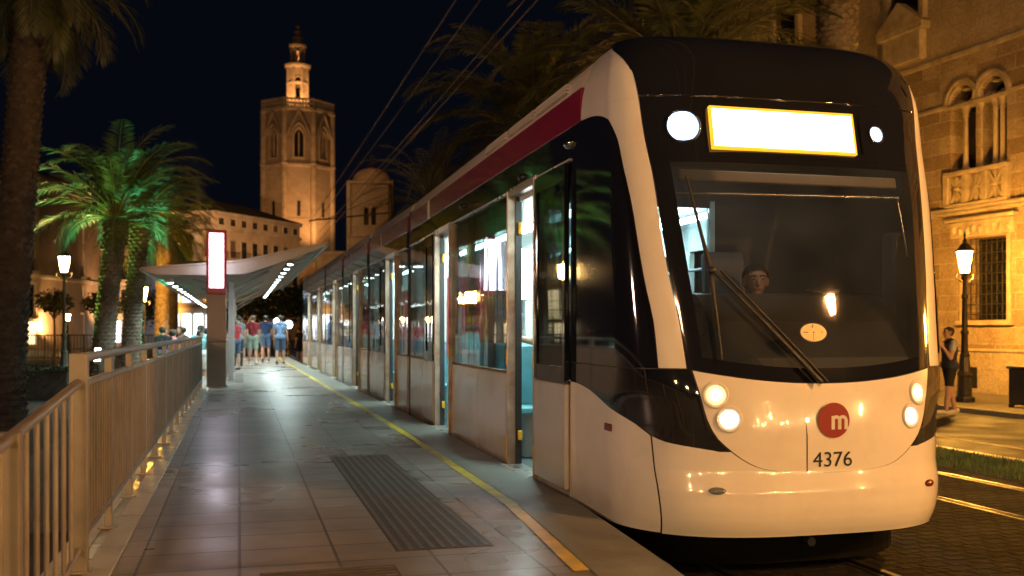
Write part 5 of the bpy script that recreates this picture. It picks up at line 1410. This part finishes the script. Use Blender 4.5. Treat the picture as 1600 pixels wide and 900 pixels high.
# ================================================================== people
mat("skin", (0.46, 0.27, 0.19), 0.5, 0, 0.08, 6)
mat("hair_dark", (0.02, 0.015, 0.012), 0.6, 0, 0.3, 12)
mat("hair_brown", (0.09, 0.05, 0.028), 0.6, 0, 0.3, 12)
CLOTH = {"maroon_tee": (0.17, 0.008, 0.015), "navy_tee": (0.018, 0.04, 0.11), "blue_shirt": (0.17, 0.25, 0.42), "yellow_top": (0.5, 0.44, 0.2), "white_top": (0.72, 0.72, 0.68), "mint_short": (0.24, 0.32, 0.26), "denim": (0.07, 0.13, 0.24), "denim_dark": (0.05, 0.085, 0.15),
         "black_cloth": (0.012, 0.012, 0.014), "red_top": (0.30, 0.012, 0.02), "tan_cloth": (0.40, 0.28, 0.16), "grey_cloth": (0.16, 0.16, 0.18), "teal_top": (0.25, 0.55, 0.58), "brown_cloth": (0.10, 0.055, 0.03), "pink_top": (0.6, 0.22, 0.26), "navy_vest": (0.025, 0.03, 0.06), "pale_sleeve": (0.45, 0.47, 0.5), "shoe_dark": (0.03, 0.03, 0.035), "shoe_pale": (0.6, 0.56, 0.5)}
for k, c in CLOTH.items(): mat(k, c, 0.85, 0, 0.14, 9, bump=0.15, bscale=40)
BODYCACHE = {}
def skeleton(pose, female):
    """list of (tag, p0, r0, p1, r1) tapered limbs and ellipsoids, facing +Y, standing 1.70 m"""
    C = []; V = Vector
    sw = .165 if female else .185; hp = .095
    def limb(tag_, a, ra, b2, rb): C.append((tag_, V(a), ra, V(b2), rb))
    lean = pose.get("lean", 0.0)
    def T(p):   # lean of the trunk about the hips
        p = V(p); q = p - V((0, 0, .93)); c, s = math.cos(lean), math.sin(lean)
        return V((q.x, q.y * c + q.z * s, .93 - q.y * s + q.z * c))
    limb("pelvis", T((-.075, -.012, .95)), .115, T((.075, -.012, .95)), .115)
    limb("torso", T((0, 0, 1.0)), .118, T((0, .005, 1.12)), .112)
    limb("torso", T((-.045, 0, 1.12)), .095, T((-.075, .0, 1.30)), .105); limb("torso", T((.045, 0, 1.12)), .095, T((.075, .0, 1.30)), .105)
    limb("torso", T((-.06, .02, 1.27)), .095, T((.06, .02, 1.27)), .095)
    if female: limb("torso", T((-.07, .085, 1.24)), .055, T((-.07, .08, 1.26)), .05); limb("torso", T((.07, .085, 1.24)), .055, T((.07, .08, 1.26)), .05)
    limb("torso", T((-sw + .03, -.01, 1.395)), .062, T((0, -.015, 1.43)), .07); limb("torso", T((sw - .03, -.01, 1.395)), .062, T((0, -.015, 1.43)), .07)
    limb("neck", T((0, -.015, 1.42)), .056, T((0, .012, 1.53)), .052)
    ht = pose.get("head_turn", 0.0); hn = pose.get("head_nod", 0.0); hc = T((0, .022, 1.60))
    hr = Matrix.Rotation(ht, 3, 'Z') @ Matrix.Rotation(-hn, 3, 'X')
    def H(p): return hc + hr @ V(p)
    limb("head", H((0, -.018, .035)), .086, H((0, -.01, .02)), .086); limb("head", H((0, .022, .03)), .076, H((0, .025, -.02)), .070)
    limb("head", H((0, .03, -.055)), .058, H((0, .058, -.085)), .036)
    limb("head", H((0, .092, .022)), .010, H((0, .112, -.022)), .015)                     # nose
    limb("head", H((-.045, .072, .038)), .016, H((.045, .072, .038)), .016)               # brow
    limb("head", H((-.022, .088, -.052)), .010, H((.022, .088, -.052)), .010)             # mouth
    limb("head", H((-.088, -.005, .012)), .014, H((-.086, -.002, -.028)), .011); limb("head", H((.088, -.005, .012)), .014, H((.086, -.002, -.028)), .011)
    pose["_head"] = (hc, hr)
    for s, nm in ((-1, "l"), (1, "r")):
        sh = T((s * sw, -.01, 1.385)); a = pose.get("arm_" + nm, (0.05, .12, .25))     # swing, out, elbow bend
        d = V((s * math.sin(a[1]), math.sin(a[0]) * math.cos(a[1]), -math.cos(a[0]) * math.cos(a[1])))
        el = sh + d * .285; e2 = a[0] + a[2]; inn = a[3] if len(a) > 3 else 0.0
        d2 = V((s * math.sin(a[1]) * .5 - s * math.sin(inn), math.sin(e2), -math.cos(e2))).normalized(); wr = el + d2 * .245
        limb("uarm", sh, .056, el, .043); limb("farm", el, .042, wr, .029)
        pl_ = wr + d2 * .085; fwd = V((0, 1, 0)); ax = d2.cross(V((s, 0, 0))).normalized()        # finger spread direction
        if ax.length < .1: ax = fwd
        nr = d2.cross(ax).normalized() * s
        for q in (-1, 0, 1): limb("hand", wr + ax * q * .012, .017, pl_ + ax * q * .023, .0125)
        for q, ln in ((-1.5, .062), (-.5, .074), (.5, .080), (1.5, .070)):
            f0 = pl_ + ax * q * .0215; f1 = f0 + (d2 * .93 + nr * -.25).normalized() * ln * .52; f2 = f1 + (d2 * .7 + nr * -.65).normalized() * ln * .48
            limb("hand", f0, .0092, f1, .0088); limb("hand", f1, .0088, f2, .0075)
        tb = wr + d2 * .03 + ax * .022; t1 = tb + (ax * .75 + d2 * .65).normalized() * .038; t2 = t1 + (ax * .25 + d2 * .95).normalized() * .032
        limb("hand", tb, .0125, t1, .0105); limb("hand", t1, .0105, t2, .0085)
        g = pose.get("leg_" + nm, (0.0, 0.0))                                              # hip swing, knee bend
        hpv = V((s * hp, 0, .90)); so = pose.get("spread", .03)
        d = V((s * so, math.sin(g[0]), -math.cos(g[0]))).normalized(); kn = hpv + d * .42
        e3 = g[0] - g[1]; d2 = V((s * so * .3, math.sin(e3), -math.cos(e3))).normalized(); an = kn + d2 * .41
        limb("thigh", hpv, .088, kn, .056); limb("shin", kn, .055, kn + d2 * .16 + V((0, -.012, 0)), .055); limb("shin", kn + d2 * .16, .053, an, .036)
        ft = V((0, math.cos(e3 * .6), math.sin(e3 * .6)))
        fd = -d2.cross(V((1, 0, 0))).normalized()
        if fd.y < 0: fd = -fd
        limb("foot", an + d2 * .035 - fd * .035, .036, an + d2 * .04 + fd * .10, .033); limb("foot", an + d2 * .045 + fd * .10, .033, an + d2 * .05 + fd * .165, .026)
    return C
def capsule_mesh(C):
    vs = []; fs = []
    for _, a, ra, b2, rb in C:
        d = (b2 - a); L_ = d.length
        q = d.normalized().to_track_quat('Z', 'Y').to_matrix() if L_ > 1e-6 else Matrix.Identity(3)
        prof = [(max(1e-4, ra * math.cos(t)), -ra * math.sin(-t) ) for t in [-PI / 2 + PI / 2 * i / 4 for i in range(5)]] + [(max(1e-4, rb * math.cos(t)), L_ + rb * math.sin(t)) for t in [PI / 2 * i / 4 for i in range(5)]]
        n = 12; o = len(vs)
        for r, z in prof:
            for k in range(n): vs.append(a + q @ Vector((r * math.cos(2 * PI * k / n), r * math.sin(2 * PI * k / n), z)))
        m = len(prof)
        for i in range(m - 1):
            for k in range(n): fs.append((o + i * n + k, o + i * n + (k + 1) % n, o + (i + 1) * n + (k + 1) % n, o + (i + 1) * n + k))
        fs.append([o + k for k in range(n)][::-1]); fs.append([o + (m - 1) * n + k for k in range(n)])
    me = D.meshes.new("person_body"); me.from_pydata([tuple(v) for v in vs], [], fs); me.update(); return me
def person(label, loc, rz, pose, top, bottom, female=False, height=1.7, shoes="shoe_dark", hair="hair_dark", long_hair=False, sleeve=.55, leg_cover=.85, vox=.0115, group=None, vest=None, face=False, seated=False, sink=None):
    C = skeleton(pose, female)
    me = capsule_mesh(C); tmp = D.objects.new("tmp", me); COL.objects.link(tmp)
    m1 = tmp.modifiers.new("r", 'REMESH'); m1.mode = 'VOXEL'; m1.voxel_size = vox; m1.use_smooth_shade = True
    m2 = tmp.modifiers.new("s", 'SMOOTH'); m2.factor = .5; m2.iterations = 2
    dg = bpy.context.evaluated_depsgraph_get(); body = D.meshes.new_from_object(tmp.evaluated_get(dg)); D.objects.remove(tmp)
    nv = len(body.vertices); P = np.empty(nv * 3); body.vertices.foreach_get("co", P); P = P.reshape(-1, 3); NV = np.empty(nv * 3); body.vertices.foreach_get("normal", NV); NV = NV.reshape(-1, 3)
    best = np.full(nv, 1e9); lab = np.zeros(nv, int); par = np.zeros(nv)
    for i, (tg, a, ra, b2, rb) in enumerate(C):
        a_ = np.array(a); d = np.array(b2 - a); LL = max(1e-9, d @ d); t = np.clip(((P - a_) @ d) / LL, 0, 1)
        ds = np.linalg.norm(P - a_ - t[:, None] * d, axis=1) - (ra + (rb - ra) * t)
        k = ds < best; best[k] = ds[k]; lab[k] = i; par[k] = t[k]
    tags = np.array([c[0] for c in C])[lab]
    zmin = P[:, 2].min(); 
    root = empty("person", loc, rz, label, "person", group); sc = height / 1.715; root.scale = (sc, sc, sc)
    lift = -zmin if sink is None else sink
    body.materials.clear(); body.materials.append(M["skin"]); body.polygons.foreach_set("use_smooth", [True] * len(body.polygons))
    bo = D.objects.new("body", body); COL.objects.link(bo); bo.parent = root; bo.location = (0, 0, lift)
    polys = [list(p.vertices) for p in body.polygons]
    def garment(name, mask, off, m):
        sel = [p for p in polys if mask[p].all()]
        if not sel: return
        used = sorted({i for p in sel for i in p}); ix = {v: i for i, v in enumerate(used)}
        V2 = P[used] + NV[used] * off
        g_ = D.meshes.new(name); g_.from_pydata(V2.tolist(), [], [[ix[i] for i in p] for p in sel]); g_.update(); g_.polygons.foreach_set("use_smooth", [True] * len(sel)); g_.materials.append(M[m])
        o = D.objects.new(name, g_); COL.objects.link(o); o.parent = bo; return o
    zz = P[:, 2]
    tor = (tags == "torso") | (tags == "pelvis") & (zz > .90)
    shirt = tor | ((tags == "uarm") & (par < (sleeve if sleeve <= 1 else 1))) | ((tags == "farm") & (par < sleeve - 1)) 
    garment("shirt", shirt, .015, top)
    if vest: garment("vest", tor & (np.abs(P[:, 0]) < .2), .026, vest)
    legs = (tags == "pelvis") | ((tags == "thigh") & (par < min(1, leg_cover))) | ((tags == "shin") & (zz > .48 - (leg_cover - 1) * .42) & (leg_cover > 1))
    garment("trousers", legs, .019 if leg_cover < 1 else .013, bottom)
    garment("shoes", (tags == "foot"), .009, shoes)
    hc, hr = pose["_head"]; hl = (P - np.array(hc)) @ np.array(hr)
    hm = (tags == "head") & ((hl[:, 2] > .044 + np.clip(hl[:, 1], -.03, .1) * .38) | ((hl[:, 1] < -.02) & (hl[:, 2] > -.055)) | ((hl[:, 1] < .03) & (hl[:, 2] > .03))) & ~((np.abs(hl[:, 0]) > .082) & (hl[:, 2] < .03) & (hl[:, 2] > -.04) & (hl[:, 1] > -.03))
    if long_hair: hm = hm | ((tags == "head") & (hl[:, 1] < .01)) | ((tags == "neck") & (hl[:, 1] < .0)) | ((tags == "torso") & (P[:, 1] < -.05) & (zz > 1.30) & (np.abs(P[:, 0]) < .10))
    garment("hair", hm, .022 if long_hair else .014, hair)
    if face:
        f = MB()
        for s in (-1, 1):
            f.ball(Vector(hc) + hr @ Vector((s * .032, .079, .018)), .0135, 6, 0, (1.15, .6, .8))
        eo = f.build("eyes", "eye_grey", bo)
        f = MB()
        for s in (-1, 1): f.ball(Vector(hc) + hr @ Vector((s * .032, .087, .018)), .0068, 5, 0)
        f.build("irises", "ink_black", bo)
        f = MB()
        for s in (-1, 1): f.tube([Vector(hc) + hr @ Vector((s * .012, .094, .040)), Vector(hc) + hr @ Vector((s * .032, .093, .046)), Vector(hc) + hr @ Vector((s * .052, .08, .040))], .0055, 5)
        f.build("eyebrows", "hair_dark", bo)
        f = MB(); f.tube([Vector(hc) + hr @ Vector((-.024, .092, -.052)), Vector(hc) + hr @ Vector((0, .100, -.052)), Vector(hc) + hr @ Vector((.024, .092, -.052))], .0045, 5); f.build("lips", "logo_red", bo)
    return root
def walk(a=.28, b2=.3): return {"leg_l": (a, .08), "leg_r": (-a * .8, .25), "arm_l": (-a * .9, .13, .3), "arm_r": (a * .9, .13, .3)}
def walk2(a=.28): return {"leg_r": (a, .08), "leg_l": (-a * .8, .25), "arm_r": (-a * .9, .13, .35), "arm_l": (a * .9, .13, .3)}
stand = lambda **k: dict({"arm_l": (.02, .10, .15), "arm_r": (.05, .10, .2), "leg_l": (.03, .02), "leg_r": (-.03, .02)}, **k)
PZ = .35
# walkers on the platform, seen from behind
person("person in maroon tee and pale green shorts walking away along the platform", (.45, 36.4, PZ), .05, walk(.14), "maroon_tee", "mint_short", True, 1.74, "shoe_pale", "hair_brown")
person("person in navy tee and blue shorts walking away in the middle of the platform", (1.0, 40.4, PZ), -.05, dict(walk2(.10), arm_l=(.2, .1, .9), arm_r=(.2, .1, .9)), "navy_tee", "denim", False, 1.78, "shoe_dark", "hair_dark")
person("person in light blue shirt and denim shorts walking away nearest the tram", (1.44, 37.2, PZ), -.12, walk2(.08), "blue_shirt", "denim_dark", False, 1.76, "shoe_dark", "hair_dark", leg_cover=1.05)
person("person in yellow top and denim shorts standing left of the maroon walker", (.07, 41.6, PZ), .25, stand(arm_l=(.3, .1, 1.4), arm_r=(.3, .1, 1.4, .4)), "yellow_top", "denim", True, 1.68, "shoe_pale", "hair_brown", True)
person("person in white top and grey shorts just beside the yellow topped one", (.42, 42.6, PZ), -.5, walk(.22), "white_top", "grey_cloth", True, 1.66, "shoe_pale", "hair_brown", True)
person("person in red top leaning by the canopy columns behind the totem", (-.12, 32.5, PZ), .6, stand(lean=.10, arm_l=(.4, .1, 1.1)), "red_top", "denim_dark", True, 1.60, "shoe_dark", "hair_brown", True)
person("person in dark clothes standing by the canopy columns beyond the red top", (-.05, 36.0, PZ), .3, stand(), "grey_cloth", "black_cloth", False, 1.74, "shoe_dark", "hair_dark", leg_cover=2)
# people on the ground left of the platform, heads above the railing
for i, (lb, x, y, rzv, tp, bt, fem, h, kw) in enumerate([
    ("person in dark top farthest left behind the long railing", -2.15, 30.5, .5, "black_cloth", "denim_dark", False, 1.70, {}),
    ("person in pink top standing close behind the long railing", -1.95, 31.8, -.8, "pink_top", "denim", True, 1.62, {"long_hair": True}),
    ("person in black top with dark hair behind the long railing", -1.78, 32.6, 2.6, "black_cloth", "black_cloth", False, 1.72, {}),
    ("person in brown top turned toward the street behind the long railing", -1.52, 29.4, .9, "brown_cloth", "tan_cloth", True, 1.70, {}),
    ("person in tan top bending forward near the far end of the railing", -1.22, 27.2, -1.2, "tan_cloth", "denim", True, 1.66, {"pose": stand(lean=.35, head_nod=.3)}),
    ("person in teal top at the end of the railing left of the totem", -1.02, 28.3, -.3, "teal_top", "white_top", False, 1.74, {}),
    ("person in white top half hidden by the totem", -.98, 30.6, .4, "white_top", "teal_top", True, 1.66, {"leg_cover": 2})]):
    ps = kw.pop("pose", None) or stand()
    person(lb, (x, y, -.02), rzv, ps, tp, bt, fem, h, group=None, **kw)
# small crowd beyond the end of the platform
rgp = random.Random(5)
cw = [("person in black beyond the tram end, tallest of the dim group", 3.0, 53.0, "black_cloth", "black_cloth"), ("person in dark red beyond the tram end beside the black clad one", 2.6, 56.0, "maroon_tee", "denim_dark"), ("person in brown beyond the walkers near the tram end", 3.35, 55.0, "brown_cloth", "black_cloth"),
      ("person in grey behind the light blue walker", 1.9, 51.5, "grey_cloth", "denim_dark"), ("person in tan behind the navy walker", 1.15, 53.5, "tan_cloth", "denim"), ("person in navy behind the maroon walker", .55, 55.0, "navy_tee", "grey_cloth"), ("person in pink far behind between the walkers", .95, 57.5, "pink_top", "denim"), ("person in white far behind the yellow topped one", -.05, 56.0, "white_top", "denim")]
for lb, x, y, tp, bt in cw:
    person(lb, (x, y, -.1 if y > 48 else PZ), rgp.uniform(-3, 3), walk(rgp.uniform(.1, .25)) if rgp.random() < .5 else stand(), tp, bt, rgp.random() < .4, rgp.uniform(1.66, 1.82), vox=.014)
for lb, x, y, tp in (("person in brown behind the distant railing on the far left", -15.2, 60.5, "brown_cloth"), ("person in tan seen behind the distant railing near the palm trunk", -13.6, 61.5, "tan_cloth"), ("person in black behind the distant railing left of the street lamp", -12.2, 61, "black_cloth"), ("person in grey behind the distant railing right of the street lamp", -9.4, 61, "grey_cloth"), ("person in navy behind the right end of the distant railing", -7.9, 62, "navy_tee")):
    person(lb, (x, y, -.1), rgp.uniform(-3, 3), stand(), tp, "denim_dark", False, rgp.uniform(1.66, 1.84), vox=.015, leg_cover=2)
# man by the street lamp on the right
person("person in navy vest and black shorts standing by the palace street lamp", (13.58, 16.75, -.085), R(72), stand(leg_l=(.16, .05), leg_r=(-.14, .10), arm_l=(.25, .10, 2.35, .25), arm_r=(.05, .10, .5), spread=.05), "pale_sleeve", "black_cloth", False, 1.72, "shoe_pale", "hair_dark", vox=.009, vest="navy_vest", sleeve=.5, face=True)
# driver in the cab (faces the camera side: local -Y)
dv = person("person driving the tram, seated behind the windscreen in dark clothes", (0, 0, 0), 0, {"leg_l": (1.45, 1.4), "leg_r": (1.45, 1.4), "arm_l": (.5, .15, .8), "arm_r": (.5, .15, .8), "head_turn": -.30, "head_nod": .05}, "grey_cloth", "black_cloth", False, 1.74, "shoe_dark", "hair_dark", leg_cover=2, face=True, vox=.009, sleeve=.6, sink=-.40)
pv = TR.matrix_world if False else Matrix.Translation(TR.location) @ Matrix.Rotation(TR.rotation_euler.z, 4, 'Z')
dv.location = pv @ Vector((.10, 1.16, .745)); dv.rotation_euler.z = PI - .0138
def aboard(label, a, s, rzv, *ar, **kw):
    p = person(label, (0, 0, 0), rzv, *ar, **kw); p.location = pv @ Vector((a, s, .346)); return p
aboard("person in red top with dark hair standing just inside the front tram door", -.62, 3.95, 1.4, stand(arm_r=(.6, .2, 1.2)), "red_top", "denim_dark", True, height=1.66, hair="hair_brown", long_hair=True)
aboard("person in black standing in the shadow of the front tram doorway", -.72, 3.0, 2.6, stand(arm_l=(.5, .2, 1.3)), "black_cloth", "black_cloth", False, height=1.62, leg_cover=2)
aboard("person in white shirt standing inside behind the front tram windows", -.1, 5.0, -1.0, stand(arm_l=(2.4, .2, .4)), "white_top", "denim", False, height=1.76)
aboard("person in grey standing inside by the second tram door", -.3, 7.0, .6, stand(), "grey_cloth", "denim_dark", False, height=1.74, leg_cover=2)
